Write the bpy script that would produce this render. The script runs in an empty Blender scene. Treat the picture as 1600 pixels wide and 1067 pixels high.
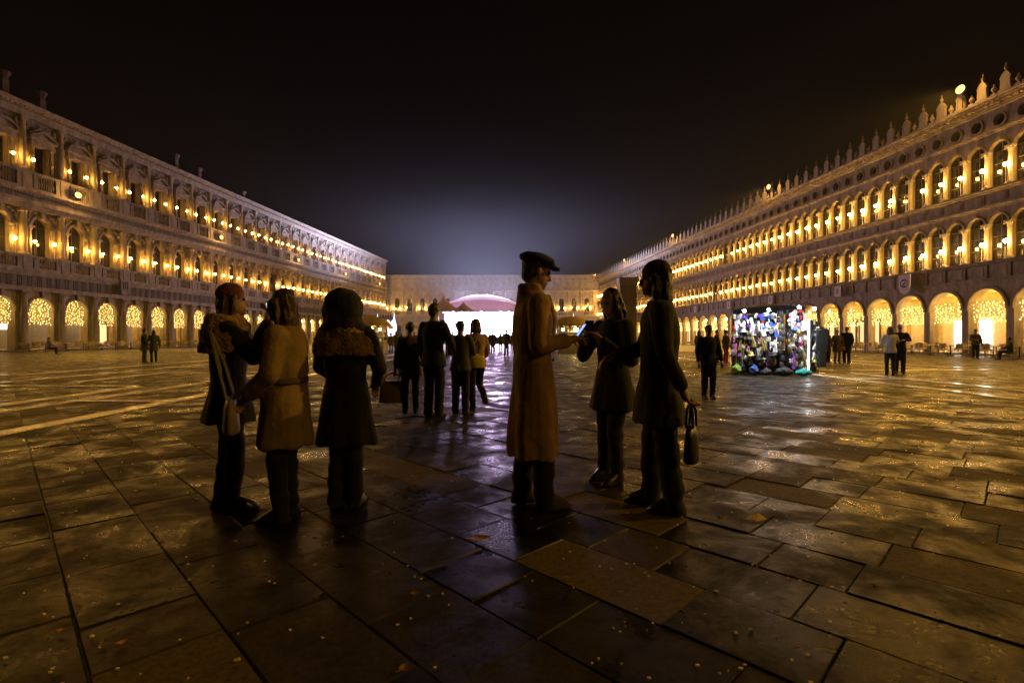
import bpy, math, random
from mathutils import Vector, Matrix, noise
R = math.radians
random.seed(7)
sc = bpy.context.scene
col = sc.collection

# ------------------------------------------------------------------ camera, sky, exposure
F = 800.0          # focal length in pixels of the 1600 px wide photograph
HOR = 527.0        # horizon row
CAMH = 1.25
cam_d = bpy.data.cameras.new('camera')
cam_d.sensor_width = 36.0
cam_d.lens = 18.0
cam_d.clip_start = 0.05
cam_d.clip_end = 3000
cam = bpy.data.objects.new('camera', cam_d)
cam.location = (0, 0, CAMH)
cam.rotation_euler = (R(90) - math.atan(6.5 / F), 0, 0)
col.objects.link(cam)
sc.camera = cam

w = bpy.data.worlds.new('World')
sc.world = w
w.use_nodes = True
wn, wl = w.node_tree.nodes, w.node_tree.links
bg = wn['Background']
sky = wn.new('ShaderNodeTexSky')
sky.sky_type = 'NISHITA'
sky.sun_disc = False
sky.sun_elevation = R(-6)
sky.sun_rotation = R(0)
mixs = wn.new('ShaderNodeMix'); mixs.data_type = 'RGBA'; mixs.blend_type = 'ADD'
mixs.inputs[0].default_value = 1.0
wl.new(sky.outputs[0], mixs.inputs[6])
mixs.inputs[7].default_value = (0.002, 0.0018, 0.0016, 1)     # town glow on a black sky
wl.new(mixs.outputs[2], bg.inputs[0])
bg.inputs[1].default_value = 0.06

sc.view_settings.view_transform = 'Standard'
sc.view_settings.look = 'None'
sc.view_settings.exposure = 0.0
sc.view_settings.gamma = 1.0
sc.view_settings.use_curve_mapping = False
cy = sc.cycles
cy.max_bounces = 5
cy.diffuse_bounces = 2
cy.glossy_bounces = 3
cy.transmission_bounces = 4
cy.volume_bounces = 0
cy.transparent_max_bounces = 6
cy.sample_clamp_indirect = 3.0
cy.sample_clamp_direct = 0.0
cy.caustics_reflective = False
cy.caustics_refractive = False
cy.use_light_tree = True
cy.volume_step_rate = 4
try:
    cy.use_denoising = True
    cy.denoiser = 'OPENIMAGEDENOISE'
    cy.denoising_input_passes = 'RGB_ALBEDO_NORMAL'
except Exception:
    pass

def ground(px, py):
    D = F * CAMH / (py - HOR)
    return Vector(((px - 800.0) / F * D, D, 0.0))

# ------------------------------------------------------------------ mesh builder
class MB:
    def __init__(s):
        s.v, s.f, s.m = [], [], []
    def add(s, vs, fs, mi=0):
        b = len(s.v)
        s.v += [tuple(v) for v in vs]
        s.f += [tuple(b + i for i in f) for f in fs]
        s.m += [mi] * len(fs)
        return s
    def quad(s, a, b, c, d, mi=0):
        return s.add([a, b, c, d], [(0, 1, 2, 3)], mi)
    def box(s, x0, x1, y0, y1, z0, z1, mi=0, bottom=True):
        vs = [(x, y, z) for z in (z0, z1) for y in (y0, y1) for x in (x0, x1)]
        fs = [(4, 5, 7, 6), (0, 1, 5, 4), (2, 6, 7, 3), (0, 4, 6, 2), (1, 3, 7, 5)]
        if bottom: fs.append((0, 2, 3, 1))
        return s.add(vs, fs, mi)
    def cyl(s, p0, p1, r0, r1=None, n=8, mi=0, caps=True):
        p0, p1 = Vector(p0), Vector(p1)
        r1 = r0 if r1 is None else r1
        d = (p1 - p0)
        if d.length < 1e-6: return s
        d.normalize()
        a = d.cross(Vector((0, 1, 0)) if abs(d.y) < .9 else Vector((1, 0, 0))).normalized()
        b = d.cross(a)
        vs = []
        for p, r in ((p0, r0), (p1, r1)):
            for k in range(n):
                t = 2 * math.pi * k / n
                vs.append(p + a * (r * math.cos(t)) + b * (r * math.sin(t)))
        fs = [(k, (k + 1) % n, n + (k + 1) % n, n + k) for k in range(n)]
        if caps:
            fs += [tuple(range(n))[::-1], tuple(range(n, 2 * n))]
        return s.add(vs, fs, mi)
    def tube(s, pts, r, n=6, mi=0):
        for i in range(len(pts) - 1):
            r0 = r[i] if isinstance(r, (list, tuple)) else r
            r1 = r[i + 1] if isinstance(r, (list, tuple)) else r
            s.cyl(pts[i], pts[i + 1], r0, r1, n, mi)
        return s
    def lathe(s, prof, c=(0, 0, 0), n=10, mi=0):
        vs, fs = [], []
        for r, z in prof:
            for k in range(n):
                t = 2 * math.pi * k / n
                vs.append((c[0] + r * math.cos(t), c[1] + r * math.sin(t), c[2] + z))
        m = len(prof)
        for j in range(m - 1):
            for k in range(n):
                k2 = (k + 1) % n
                fs.append((j * n + k, j * n + k2, (j + 1) * n + k2, (j + 1) * n + k))
        fs.append(tuple(range(n))[::-1]); fs.append(tuple(range((m - 1) * n, m * n)))
        return s.add(vs, fs, mi)
    def loft(s, rings, n=16, mi=0):
        """rings: (centre, rx, ry) horizontal ellipses from bottom to top, closed; an optional 4th entry is the yaw"""
        vs, fs = [], []
        for rg in rings:
            c, rx, ry = rg[0], rg[1], rg[2]
            yaw = rg[3] if len(rg) > 3 else 0
            for k in range(n):
                t = 2 * math.pi * k / n
                x, y = rx * math.cos(t), ry * math.sin(t)
                vs.append((c[0] + x * math.cos(yaw) - y * math.sin(yaw), c[1] + x * math.sin(yaw) + y * math.cos(yaw), c[2]))
        m = len(rings)
        for j in range(m - 1):
            for k in range(n):
                k2 = (k + 1) % n
                fs.append((j * n + k, j * n + k2, (j + 1) * n + k2, (j + 1) * n + k))
        fs.append(tuple(range(n))[::-1]); fs.append(tuple(range((m - 1) * n, m * n)))
        return s.add(vs, fs, mi)
    def ball(s, c, rx, ry=None, rz=None, nu=12, nv=7, mi=0, rot=None):
        ry = rx if ry is None else ry
        rz = rx if rz is None else rz
        c = Vector(c)
        vs = [Vector((0, 0, rz))]
        for j in range(1, nv):
            ph = math.pi * j / nv
            for k in range(nu):
                t = 2 * math.pi * k / nu
                vs.append(Vector((rx * math.sin(ph) * math.cos(t), ry * math.sin(ph) * math.sin(t), rz * math.cos(ph))))
        vs.append(Vector((0, 0, -rz)))
        if rot is not None: vs = [rot @ v for v in vs]
        vs = [v + c for v in vs]
        fs = [(0, 1 + k, 1 + (k + 1) % nu) for k in range(nu)]
        for j in range(nv - 2):
            a = 1 + j * nu
            fs += [(a + k, a + nu + k, a + nu + (k + 1) % nu, a + (k + 1) % nu) for k in range(nu)]
        a = 1 + (nv - 2) * nu
        fs += [(a + k, len(vs) - 1, a + (k + 1) % nu) for k in range(nu)]
        return s.add(vs, fs, mi)
    def prism(s, poly, y0, y1, mi=0):
        """poly in (x, z), extruded in y"""
        n = len(poly)
        vs = [(x, y0, z) for x, z in poly] + [(x, y1, z) for x, z in poly]
        fs = [tuple(range(n)), tuple(range(n, 2 * n))[::-1]]
        fs += [(k, (k + 1) % n, n + (k + 1) % n, n + k) for k in range(n)]
        return s.add(vs, fs, mi)
    def arc_band(s, xc, zc, r0, r1, y0, y1, a0=0, a1=math.pi, n=10, mi=0):
        for k in range(n):
            t0, t1 = a0 + (a1 - a0) * k / n, a0 + (a1 - a0) * (k + 1) / n
            P = lambda r, t: (xc + r * math.cos(t), zc + r * math.sin(t))
            s.prism([P(r0, t0), P(r1, t0), P(r1, t1), P(r0, t1)], y0, y1, mi)
        return s
    # wall pieces with openings, in the plane y, reveals going back to y-d
    def rect_hole(s, x0, x1, z0, z1, a0, a1, b0, b1, y, d, mi=0):
        q = lambda xa, xb, za, zb: s.quad((xa, y, za), (xb, y, za), (xb, y, zb), (xa, y, zb), mi)
        if b0 > z0: q(x0, x1, z0, b0)
        if b1 < z1: q(x0, x1, b1, z1)
        q(x0, a0, b0, b1); q(a1, x1, b0, b1)
        s.quad((a0, y, b0), (a0, y - d, b0), (a0, y - d, b1), (a0, y, b1), mi)
        s.quad((a1, y, b0), (a1, y - d, b0), (a1, y - d, b1), (a1, y, b1), mi)
        s.quad((a0, y, b1), (a1, y, b1), (a1, y - d, b1), (a0, y - d, b1), mi)
        s.quad((a0, y, b0), (a1, y, b0), (a1, y - d, b0), (a0, y - d, b0), mi)
        return s
    def arch_hole(s, x0, x1, z0, z1, xc, r, zs, zb, y, d, n=12, mi=0):
        q = lambda xa, xb, za, zb_: s.quad((xa, y, za), (xb, y, za), (xb, y, zb_), (xa, y, zb_), mi)
        if zb > z0: q(x0, x1, z0, zb)
        q(x0, xc - r, zb, z1); q(xc + r, x1, zb, z1)
        pts = [(xc - r * math.cos(math.pi * k / n), zs + r * math.sin(math.pi * k / n)) for k in range(n + 1)]
        for (xa, za), (xb, zb_) in zip(pts, pts[1:]):
            s.quad((xa, y, za), (xb, y, zb_), (xb, y, z1), (xa, y, z1), mi)
            s.quad((xa, y, za), (xb, y, zb_), (xb, y - d, zb_), (xa, y - d, za), mi)
        for xx in (xc - r, xc + r):
            s.quad((xx, y, zb), (xx, y - d, zb), (xx, y - d, zs), (xx, y, zs), mi)
        s.quad((xc - r, y, zb), (xc + r, y, zb), (xc + r, y - d, zb), (xc - r, y - d, zb), mi)
        return s
    def round_hole(s, x0, x1, z0, z1, xc, zc, r, y, d, n=14, mi=0):
        q = lambda xa, xb, za, zb_: s.quad((xa, y, za), (xb, y, za), (xb, y, zb_), (xa, y, zb_), mi)
        q(x0, xc - r, z0, z1); q(xc + r, x1, z0, z1)
        for sg, ze in ((1, z1), (-1, z0)):
            pts = [(xc - r * math.cos(math.pi * k / n), zc + sg * r * math.sin(math.pi * k / n)) for k in range(n + 1)]
            for (xa, za), (xb, zb_) in zip(pts, pts[1:]):
                s.quad((xa, y, za), (xb, y, zb_), (xb, y, ze), (xa, y, ze), mi)
                s.quad((xa, y, za), (xb, y, zb_), (xb, y - d, zb_), (xa, y - d, za), mi)
        return s
    def mesh(s, name, mats, smooth=False):
        me = bpy.data.meshes.new(name)
        me.from_pydata(s.v, [], s.f)
        for m in (mats if isinstance(mats, (list, tuple)) else [mats]): me.materials.append(m)
        if any(s.m): me.polygons.foreach_set('material_index', s.m)
        if smooth: me.polygons.foreach_set('use_smooth', [True] * len(me.polygons))
        me.update()
        return me
    def build(s, name, mats, parent=None, loc=None, rot=None, smooth=False):
        return place(name, s.mesh(name, mats, smooth), parent, loc, rot)

def place(name, me, parent=None, loc=None, rot=None, scale=None):
    o = bpy.data.objects.new(name, me)
    col.objects.link(o)
    if parent is not None: o.parent = parent
    if loc is not None: o.location = loc
    if rot is not None: o.rotation_euler = rot
    if scale is not None: o.scale = scale
    return o
def tag(o, label=None, cat=None, group=None, kind=None):
    if label: o['label'] = label
    if cat: o['category'] = cat
    if group: o['group'] = group
    if kind: o['kind'] = kind
    return o
def empty(name, loc=(0, 0, 0), rz=0.0):
    o = bpy.data.objects.new(name, None)
    col.objects.link(o)
    o.location = loc
    o.rotation_euler = (0, 0, rz)
    o.empty_display_size = .3
    return o
def kids(o):
    return KIDS.get(o.name, None) or [c for c in o.children]
KIDS = {}
def copy_tree(o, parent=None, loc=None, rz=None):
    c = o.copy()
    col.objects.link(c)
    if parent is not None: c.parent = parent
    if loc is not None: c.location = loc
    if rz is not None: c.rotation_euler = (c.rotation_euler[0], c.rotation_euler[1], rz)
    for ch in list(o.children): copy_tree(ch, c)
    return c
ORD = ['first', 'second', 'third', 'fourth', 'fifth', 'sixth', 'seventh', 'eighth', 'ninth', 'tenth', 'eleventh', 'twelfth', 'thirteenth',
       'fourteenth', 'fifteenth', 'sixteenth', 'seventeenth', 'eighteenth', 'nineteenth', 'twentieth']
def ordinal(k):
    if k < 20: return ORD[k]
    t = {2: 'twenty', 3: 'thirty', 4: 'forty', 5: 'fifty', 6: 'sixty'}[(k + 1) // 10]
    u = (k + 1) % 10
    if u == 0: return t[:-1] + 'ieth'
    return t + '-' + ORD[u - 1]

# ------------------------------------------------------------------ materials
def mat(name, c=(.3, .3, .3), rough=.7, metal=0.0, vary=0.0, scale=4.0, c2=None, bump=0.0, bscale=30.0, spec=.5, emit=None, es=0.0,
        streak=False, coat=0.0, trans=0.0, alpha=1.0, sheen=0.0):
    m = bpy.data.materials.new(name)
    m.use_nodes = True
    n, l = m.node_tree.nodes, m.node_tree.links
    b = n['Principled BSDF']
    b.inputs['Base Color'].default_value = (*c, 1)
    b.inputs['Roughness'].default_value = rough
    b.inputs['Metallic'].default_value = metal
    b.inputs['Specular IOR Level'].default_value = spec
    b.inputs['Coat Weight'].default_value = coat
    b.inputs['Transmission Weight'].default_value = trans
    b.inputs['Alpha'].default_value = alpha
    b.inputs['Sheen Weight'].default_value = sheen
    if emit:
        b.inputs['Emission Color'].default_value = (*emit, 1)
        b.inputs['Emission Strength'].default_value = es
    if vary or bump:
        tc = n.new('ShaderNodeTexCoord')
        if vary:
            mp = n.new('ShaderNodeMapping')
            if streak: mp.inputs['Scale'].default_value = (1.6, 1.6, .35)
            l.new(tc.outputs['Object'], mp.inputs[0])
            no = n.new('ShaderNodeTexNoise')
            no.inputs['Scale'].default_value = scale
            no.inputs['Detail'].default_value = 6
            no.inputs['Roughness'].default_value = .65
            l.new(mp.outputs[0], no.inputs[0])
            ra = n.new('ShaderNodeValToRGB')
            ra.color_ramp.elements[0].position = .34
            ra.color_ramp.elements[1].position = .68
            lo = c2 if c2 else tuple(max(0, x * (1 - vary)) for x in c)
            ra.color_ramp.elements[0].color = (*lo, 1)
            ra.color_ramp.elements[1].color = (*[min(1, x * (1 + vary * .4)) for x in c], 1)
            l.new(no.outputs[0], ra.inputs[0])
            l.new(ra.outputs[0], b.inputs['Base Color'])
        if bump:
            nb = n.new('ShaderNodeTexNoise')
            nb.inputs['Scale'].default_value = bscale
            nb.inputs['Detail'].default_value = 4
            l.new(tc.outputs['Object'], nb.inputs[0])
            bp = n.new('ShaderNodeBump')
            bp.inputs['Strength'].default_value = bump
            bp.inputs['Distance'].default_value = .02
            l.new(nb.outputs[0], bp.inputs['Height'])
            l.new(bp.outputs[0], b.inputs['Normal'])
    return m
def glow(name, c, s, sample=True):
    m = bpy.data.materials.new(name)
    m.use_nodes = True
    n, l = m.node_tree.nodes, m.node_tree.links
    n.remove(n['Principled BSDF'])
    e = n.new('ShaderNodeEmission')
    e.inputs[0].default_value = (*c, 1)
    e.inputs[1].default_value = s
    l.new(e.outputs[0], n['Material Output'].inputs[0])
    m.cycles.emission_sampling = 'AUTO' if sample else 'NONE'
    return m
M = dict(
    istrian=mat('istrian_stone', (.36, .3, .235), .75, vary=.55, scale=1.3, bump=.35, bscale=9, streak=True),
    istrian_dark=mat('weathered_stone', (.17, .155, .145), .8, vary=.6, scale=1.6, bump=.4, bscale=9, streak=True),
    plaster=mat('ochre_plaster', (.42, .33, .2), .85, vary=.35, scale=1.2, bump=.2, bscale=14),
    old_stone=mat('old_pale_stone', (.36, .3, .235), .78, vary=.6, scale=1.1, bump=.35, bscale=8, streak=True),
    old_pier=mat('pier_stone', (.4, .37, .33), .7, vary=.4, scale=2.0, bump=.3, bscale=12),
    dark_glass=mat('window_glass', (.012, .012, .014), .06, spec=.6),
    wood_frame=mat('window_frame_wood', (.05, .045, .035), .5, vary=.3),
    roof=mat('roof_tile', (.12, .07, .05), .9, vary=.4, scale=3),
    black_metal=mat('black_iron', (.02, .02, .022), .45, metal=.6, vary=.2),
    grey_metal=mat('grey_metal', (.3, .3, .31), .35, metal=.9, vary=.2),
    white_paint=mat('white_paint', (.75, .74, .72), .5, vary=.12),
    lamp=glow('lamp_globe', (1.0, .48, .075), 300.0),
    lamp_dim=glow('lamp_globe_dim', (1.0, .46, .07), 200.0),
    lamp_bright=glow('lamp_globe_bright', (1.0, .5, .085), 400.0),
    lamp_off=mat('lamp_globe_unlit', (.5, .45, .36), .3),
    pend=glow('pendant_globe', (1.0, .53, .08), 190.0),
    pend_r=glow('pendant_globe_right', (1.0, .53, .08), 380.0),
    flood=glow('flood_lens', (1.0, .60, .16), 3.2),
    fairy=glow('fairy_bulb', (1.0, .66, .22), 6.0, sample=False),
    cord=mat('dark_cord', (.03, .025, .02), .7, vary=.2),
    shop=glow('shop_light', (1.0, .80, .45), 5.0),
    shop_white=glow('shop_white_light', (1.0, .93, .78), 9.0),
)
HAZE, STAGE, SPOTW, STALLW, SKYW = 0.00034, 10.0, 16000, 60, 380000
# ------------------------------------------------------------------ haze: the damp night air that carries the glow
hz = MB().box(-140, 140, -30, 235, -1.2, 28)
hzm = bpy.data.materials.new('haze')
hzm.use_nodes = True
hn, hl = hzm.node_tree.nodes, hzm.node_tree.links
hn.remove(hn['Principled BSDF'])
pv = hn.new('ShaderNodeVolumePrincipled')
pv.inputs['Color'].default_value = (.93, .93, 1, 1)
pv.inputs['Density'].default_value = HAZE
pv.inputs['Anisotropy'].default_value = .2
hl.new(pv.outputs[0], hn['Material Output'].inputs['Volume'])
if HAZE > 0:
    tag(hz.build('haze', hzm), kind='stuff')

# ------------------------------------------------------------------ ground
gm = mat('mortar_ground', (.035, .027, .018), .55, vary=.4, scale=.8, bump=.3, bscale=3)
g = MB()
g.quad((-400, -30, -.016), (400, -30, -.016), (400, 600, -.016), (-400, 600, -.016))
tag(g.build('ground', gm), kind='structure')

def slab_material(name, base, dark, r0, r1, spec=.14, bump=.45):
    m = bpy.data.materials.new(name)
    m.use_nodes = True
    n, l = m.node_tree.nodes, m.node_tree.links
    b = n['Principled BSDF']
    at = n.new('ShaderNodeAttribute'); at.attribute_name = 'tone'
    tc = n.new('ShaderNodeNewGeometry')
    no = n.new('ShaderNodeTexNoise'); no.inputs['Scale'].default_value = 2.6; no.inputs['Detail'].default_value = 10; no.inputs['Roughness'].default_value = .78
    l.new(tc.outputs['Position'], no.inputs[0])
    fine = n.new('ShaderNodeTexNoise'); fine.inputs['Scale'].default_value = 32; fine.inputs['Detail'].default_value = 8; fine.inputs['Roughness'].default_value = .8
    l.new(tc.outputs['Position'], fine.inputs[0])
    # tone + damp patches -> wetness
    ad = n.new('ShaderNodeMath'); ad.operation = 'ADD'
    l.new(at.outputs['Fac'], ad.inputs[0])
    sc_ = n.new('ShaderNodeMapRange'); sc_.inputs[1].default_value = .3; sc_.inputs[2].default_value = .7; sc_.inputs[3].default_value = -.2; sc_.inputs[4].default_value = .17
    l.new(no.outputs[0], sc_.inputs[0]); l.new(sc_.outputs[0], ad.inputs[1])
    wet = n.new('ShaderNodeTexNoise'); wet.inputs['Scale'].default_value = 1.7; wet.inputs['Detail'].default_value = 9; wet.inputs['Roughness'].default_value = .72; wet.inputs['Distortion'].default_value = .4
    l.new(tc.outputs['Position'], wet.inputs[0])
    wa = n.new('ShaderNodeMath'); wa.operation = 'MULTIPLY_ADD'; wa.inputs[1].default_value = .16      # dry stones stay a little rougher
    l.new(at.outputs['Fac'], wa.inputs[0]); l.new(wet.outputs[0], wa.inputs[2])
    mr = n.new('ShaderNodeMapRange'); mr.inputs[1].default_value = .42; mr.inputs[2].default_value = .62; mr.inputs[3].default_value = r0; mr.inputs[4].default_value = r1
    l.new(wa.outputs[0], mr.inputs[0]); l.new(mr.outputs[0], b.inputs['Roughness'])
    cr = n.new('ShaderNodeMix'); cr.data_type = 'RGBA'; cr.clamp_factor = True
    l.new(ad.outputs[0], cr.inputs[0]); cr.inputs[6].default_value = (*dark, 1); cr.inputs[7].default_value = (*base, 1)
    sp = n.new('ShaderNodeMix'); sp.data_type = 'RGBA'; sp.blend_type = 'MULTIPLY'; sp.inputs[0].default_value = .8
    fr = n.new('ShaderNodeMapRange'); fr.inputs[1].default_value = .3; fr.inputs[2].default_value = .7; fr.inputs[3].default_value = .12; fr.inputs[4].default_value = 1.7
    l.new(fine.outputs[0], fr.inputs[0])
    l.new(cr.outputs[2], sp.inputs[6]); l.new(fr.outputs[0], sp.inputs[7])
    l.new(sp.outputs[2], b.inputs['Base Color'])
    bp = n.new('ShaderNodeBump'); bp.inputs['Strength'].default_value = bump; bp.inputs['Distance'].default_value = .01
    mix = n.new('ShaderNodeMath'); mix.operation = 'MULTIPLY_ADD'; mix.inputs[1].default_value = .07
    l.new(fine.outputs[0], mix.inputs[0]); l.new(no.outputs[0], mix.inputs[2])
    l.new(mix.outputs[0], bp.inputs['Height']); l.new(bp.outputs[0], b.inputs['Normal'])
    b.inputs['Specular IOR Level'].default_value = spec
    return m
M['slab'] = slab_material('trachyte_slab', (.11, .084, .036), (.003, .0024, .0013), .24, .72)
M['band'] = slab_material('white_stone_band', (.8, .72, .58), (.66, .58, .46), .1, .18, .9, .05)
M['far_slab'] = M['slab']

paving = MB()
paving.quad((-60, 44.5, -.012), (60, 44.5, -.012), (60, 175, -.012), (-60, 175, -.012))
pav = paving.build('piazza_paving', mat('far_paving', (.03, .023, .016), .42, vary=.6, scale=.5, bump=.55, bscale=1.6))
tag(pav, kind='structure')

def slab_geo(mb, tones, c, L, W, ang, tone, rnd):
    """one stone: a chamfered block a little proud, sunk or tilted against its neighbours"""
    ca, sa = math.cos(ang), math.sin(ang)
    t1, t2 = rnd.uniform(-.0025, .0025), rnd.uniform(-.002, .002)
    z = rnd.uniform(-.005, .003)
    chip = {(a, b_): abs(rnd.gauss(0, .002)) for a in (-1, 1) for b_ in (-1, 1)}
    vs = []
    for (sx, sy, inset, dz) in [(a, b_, 0, -.03) for a, b_ in ((-1, -1), (1, -1), (1, 1), (-1, 1))] + \
                               [(a, b_, 0, -.007) for a, b_ in ((-1, -1), (1, -1), (1, 1), (-1, 1))] + \
                               [(a, b_, .005, 0) for a, b_ in ((-1, -1), (1, -1), (1, 1), (-1, 1))]:
        x, y = sx * (L / 2 - inset - chip[(sx, sy)]), sy * (W / 2 - inset - chip[(sx, sy)])
        vs.append((c[0] + x * ca - y * sa, c[1] + x * sa + y * ca, z + dz + t1 * sx + t2 * sy))
    fs = [(8, 9, 10, 11)]
    for k in range(4):
        k2 = (k + 1) % 4
        fs += [(k, k2, 4 + k2, 4 + k), (4 + k, 4 + k2, 8 + k2, 8 + k)]
    mb.add(vs, fs)
    tones += [tone] * 12

def tone_mesh(mb, tones, name, m):
    me = mb.mesh(name, m)
    a = me.attributes.new('tone', 'FLOAT', 'POINT')
    a.data.foreach_set('value', tones)
    return me
rnd = random.Random(11)
slabs = []
ANG = R(135)
W = .45
e1 = Vector((math.cos(ANG), math.sin(ANG)))      # along the rows
e2 = Vector((-math.sin(ANG), math.cos(ANG)))
for row in range(-130, 130):
    Wr = W
    off = rnd.uniform(0, 1)
    t = -62 + off
    while t < 62:
        L = rnd.choice([.42, .52, .6, .68, .75, .9])
        c = e1 * (t + L / 2) + e2 * (row * W)
        t += L
        D = c.y
        if D < .4 or D > 45.2: continue
        if abs(c.x) > D * 1.06 + 1.2: continue
        slabs.append((D, c.x, c.y, L - .003, Wr - .003))
slabs.sort()
stuff, stones = MB(), []
tones_s = []
k = 0
for D, x, y, L, Wd in slabs:
    vis = D > 1.55 and abs(x) < D * 1.0 + .3
    tone = min(1, max(0, rnd.gauss(.13, .12))) if rnd.random() < .8 else rnd.uniform(.35, .9)
    if vis and k < 300:
        b_, tn = MB(), []
        slab_geo(b_, tn, (0, 0), L, Wd, ANG, tone, rnd)
        o = place('paving_slab', tone_mesh(b_, tn, 'paving_slab', M['slab']), pav, (x, y, 0))
        k += 1
    else:
        slab_geo(stuff, tones_s, (x, y), L, Wd, ANG, tone, rnd)
tag(place('paving_slab_field', tone_mesh(stuff, tones_s, 'paving_slab_field', M['slab']), pav), kind='stuff')

# pale stone bands let into the paving: long lines down the square, joined by cross bars
def band(x0, y0, x1, y1, wd=.3):
    mb, tn = MB(), []
    a, b_ = Vector((x0, y0)), Vector((x1, y1))
    d = b_ - a
    n_ = max(1, int(d.length / 2.2))
    ang = math.atan2(d.y, d.x)
    for k in range(n_):
        c = a + d * ((k + .5) / n_)
        slab_geo(mb, tn, (c.x, c.y), d.length / n_ - .01, wd, ang, rnd.uniform(.2, .9), rnd)
    for i in range(len(mb.v)):
        v = mb.v[i]
        mb.v[i] = (v[0], v[1], v[2] * .25 + (.017 if i % 12 >= 8 else .01))
    return place('white_stone_band', tone_mesh(mb, tn, 'white_stone_band', M['band']), pav)
for x0, y0, x1, y1 in (
    (-6.62, 6.2, -6.9, 44), (-8.6, 8.4, -8.6, 9.85), (-8.75, 10.0, -6.8, 10.0), (-9.4, 7.5, -9.45, 12.9), (-8.5, 10.2, -8.5, 14), (-8.5, 14.2, -8.5, 43),
    (-9.6, 13.05, -14, 13.05), (-12.2, 14.2, -12.3, 18), (-14.1, 14, -14.3, 44), (-16.4, 17, -16.6, 44), (-14.5, 18.1, -8.7, 18.1), (-14.5, 21.5, -8.7, 21.5),
    (-14.5, 25, -8.7, 25), (-20, 17, -16.6, 17), (-14.5, 30, -8.7, 30),
    (10.15, 10.2, 10.15, 43), (11.9, 11.5, 11.8, 43), (16.5, 20, 16.3, 43), (18.4, 20, 18.2, 43), (10.35, 15.4, 11.7, 15.4), (12.05, 12.6, 15.8, 12.6),
    (12, 19.6, 18.2, 19.6), (12, 24.5, 16.2, 24.5), (10.35, 29, 11.6, 29), (12, 33, 16.2, 33)):
    band(x0, y0, x1, y1)
# sheets of the far bands
for xx in (-6.95, -8.5, -14.35, 10.1, 11.75, 16.2):
    b_, tn = MB(), []
    b_.box(xx - .15, xx + .15, 44.6, 118, -.03, -.004)
    place('white_stone_band', tone_mesh(b_, [.5] * 8, 'white_stone_band', M['band']), pav)

# ------------------------------------------------------------------ shared lamp meshes
gl = MB(); gl.ball((0, 0, 0), .125, nu=8, nv=6)
ME_GLOBES = [gl.mesh('globe', M[q], True) for q in ('lamp', 'lamp_dim', 'lamp_bright', 'lamp_off')]
rlamp = random.Random(31)
gp = MB(); gp.ball((0, 0, 0), .2, .2, .16, nu=10, nv=7)
ME_PEND = gp.mesh('globe', M['pend'], True)
ME_PEND_R = gp.mesh('globe', M['pend_r'], True)
def light_point(name, parent, loc, watts, c, rad=.15):
    d = bpy.data.lights.new(name, 'POINT')
    d.energy = watts
    d.color = c
    d.shadow_soft_size = rad
    o = bpy.data.objects.new(name, d)
    col.objects.link(o)
    o.parent = parent
    o.location = loc
    return o
def light_spot(name, parent, loc, target, watts, c, size=120, rad=.15):
    d = bpy.data.lights.new(name, 'SPOT')
    d.energy = watts
    d.color = c
    d.spot_size = R(size)
    d.spot_blend = .6
    d.shadow_soft_size = rad
    o = bpy.data.objects.new(name, d)
    col.objects.link(o)
    o.parent = parent
    o.location = loc
    o.rotation_euler = (Vector(target) - Vector(loc)).to_track_quat('-Z', 'Y').to_euler()
    return o

# ------------------------------------------------------------------ left range: arcade, arched first floor, pedimented second floor
BL = 3.527
dirL = Vector((.0975, 1, 0)).normalized()
outL = Vector((dirL.y, -dirL.x, 0))
PL0 = Vector((-44.3, 46.5, 0)) - outL * .25
rzL = math.atan2(-outL.x, outL.y)          # local +y is the outward direction; local x runs towards the viewer
left = empty('left_palace', PL0, rzL)
tag(left, 'long stone palace with window pediments and balustrades along the left side of the square', 'palace')
I0, I1 = -7, 27
S, SD = M['istrian'], M['istrian_dark']
xa, xb = -I1 * BL, -I0 * BL
wall = MB()
for i in range(I0, I1):
    x1_, x0_ = -i * BL, -(i + 1) * BL
    xc = (x0_ + x1_) / 2
    wall.arch_hole(x0_, x1_, 0, 5.5, xc, 1.2, 3.75, 0, 0, .8, 12)
    wall.arch_hole(x0_, x1_, 7.4, 13.1, xc, .82, 11.55, 7.5, 0, .55, 12)
    wall.rect_hole(x0_, x1_, 14.7, 21.3, xc - .62, xc + .62, 14.8, 19.0, 0, .5)
wall.quad((xa, 0, 5.5), (xb, 0, 5.5), (xb, 0, 7.4), (xa, 0, 7.4))
wall.quad((xa, 0, 13.1), (xb, 0, 13.1), (xb, 0, 14.7), (xa, 0, 14.7))
wall.quad((xa, 0, 0), (xa, -14, 0), (xa, -14, 22.3), (xa, 0, 22.3))
wall.quad((xb, 0, 0), (xb, -14, 0), (xb, -14, 22.3), (xb, 0, 22.3))
wall.build('wall', S, left)
dark = MB()       # rooms behind the glass
dark.quad((xa, -.9, 5.6), (xb, -.9, 5.6), (xb, -.9, 22), (xa, -.9, 22))
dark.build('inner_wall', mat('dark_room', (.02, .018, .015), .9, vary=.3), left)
arc = MB()        # arcade: vault, back wall, floor step
arc.quad((xa, -4.6, 0), (xb, -4.6, 0), (xb, -4.6, 5.4), (xa, -4.6, 5.4))
arc.quad((xa, -.8, 5.4), (xb, -.8, 5.4), (xb, -4.6, 5.4), (xa, -4.6, 5.4))
arc.quad((xa, -.8, 5.4), (xb, -.8, 5.4), (xb, -.8, 4.95), (xa, -.8, 4.95))
arc.build('arcade_wall', M['plaster'], left)
MB().box(xa, xb, -4.55, .75, -.03, .12).build('arcade_step', M['old_pier'], left)
def entab(z, parts, a, b_):
    mb = MB()
    for z0, z1, y1 in parts: mb.box(a, b_, -.2, y1, z0, z1)
    return mb
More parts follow.
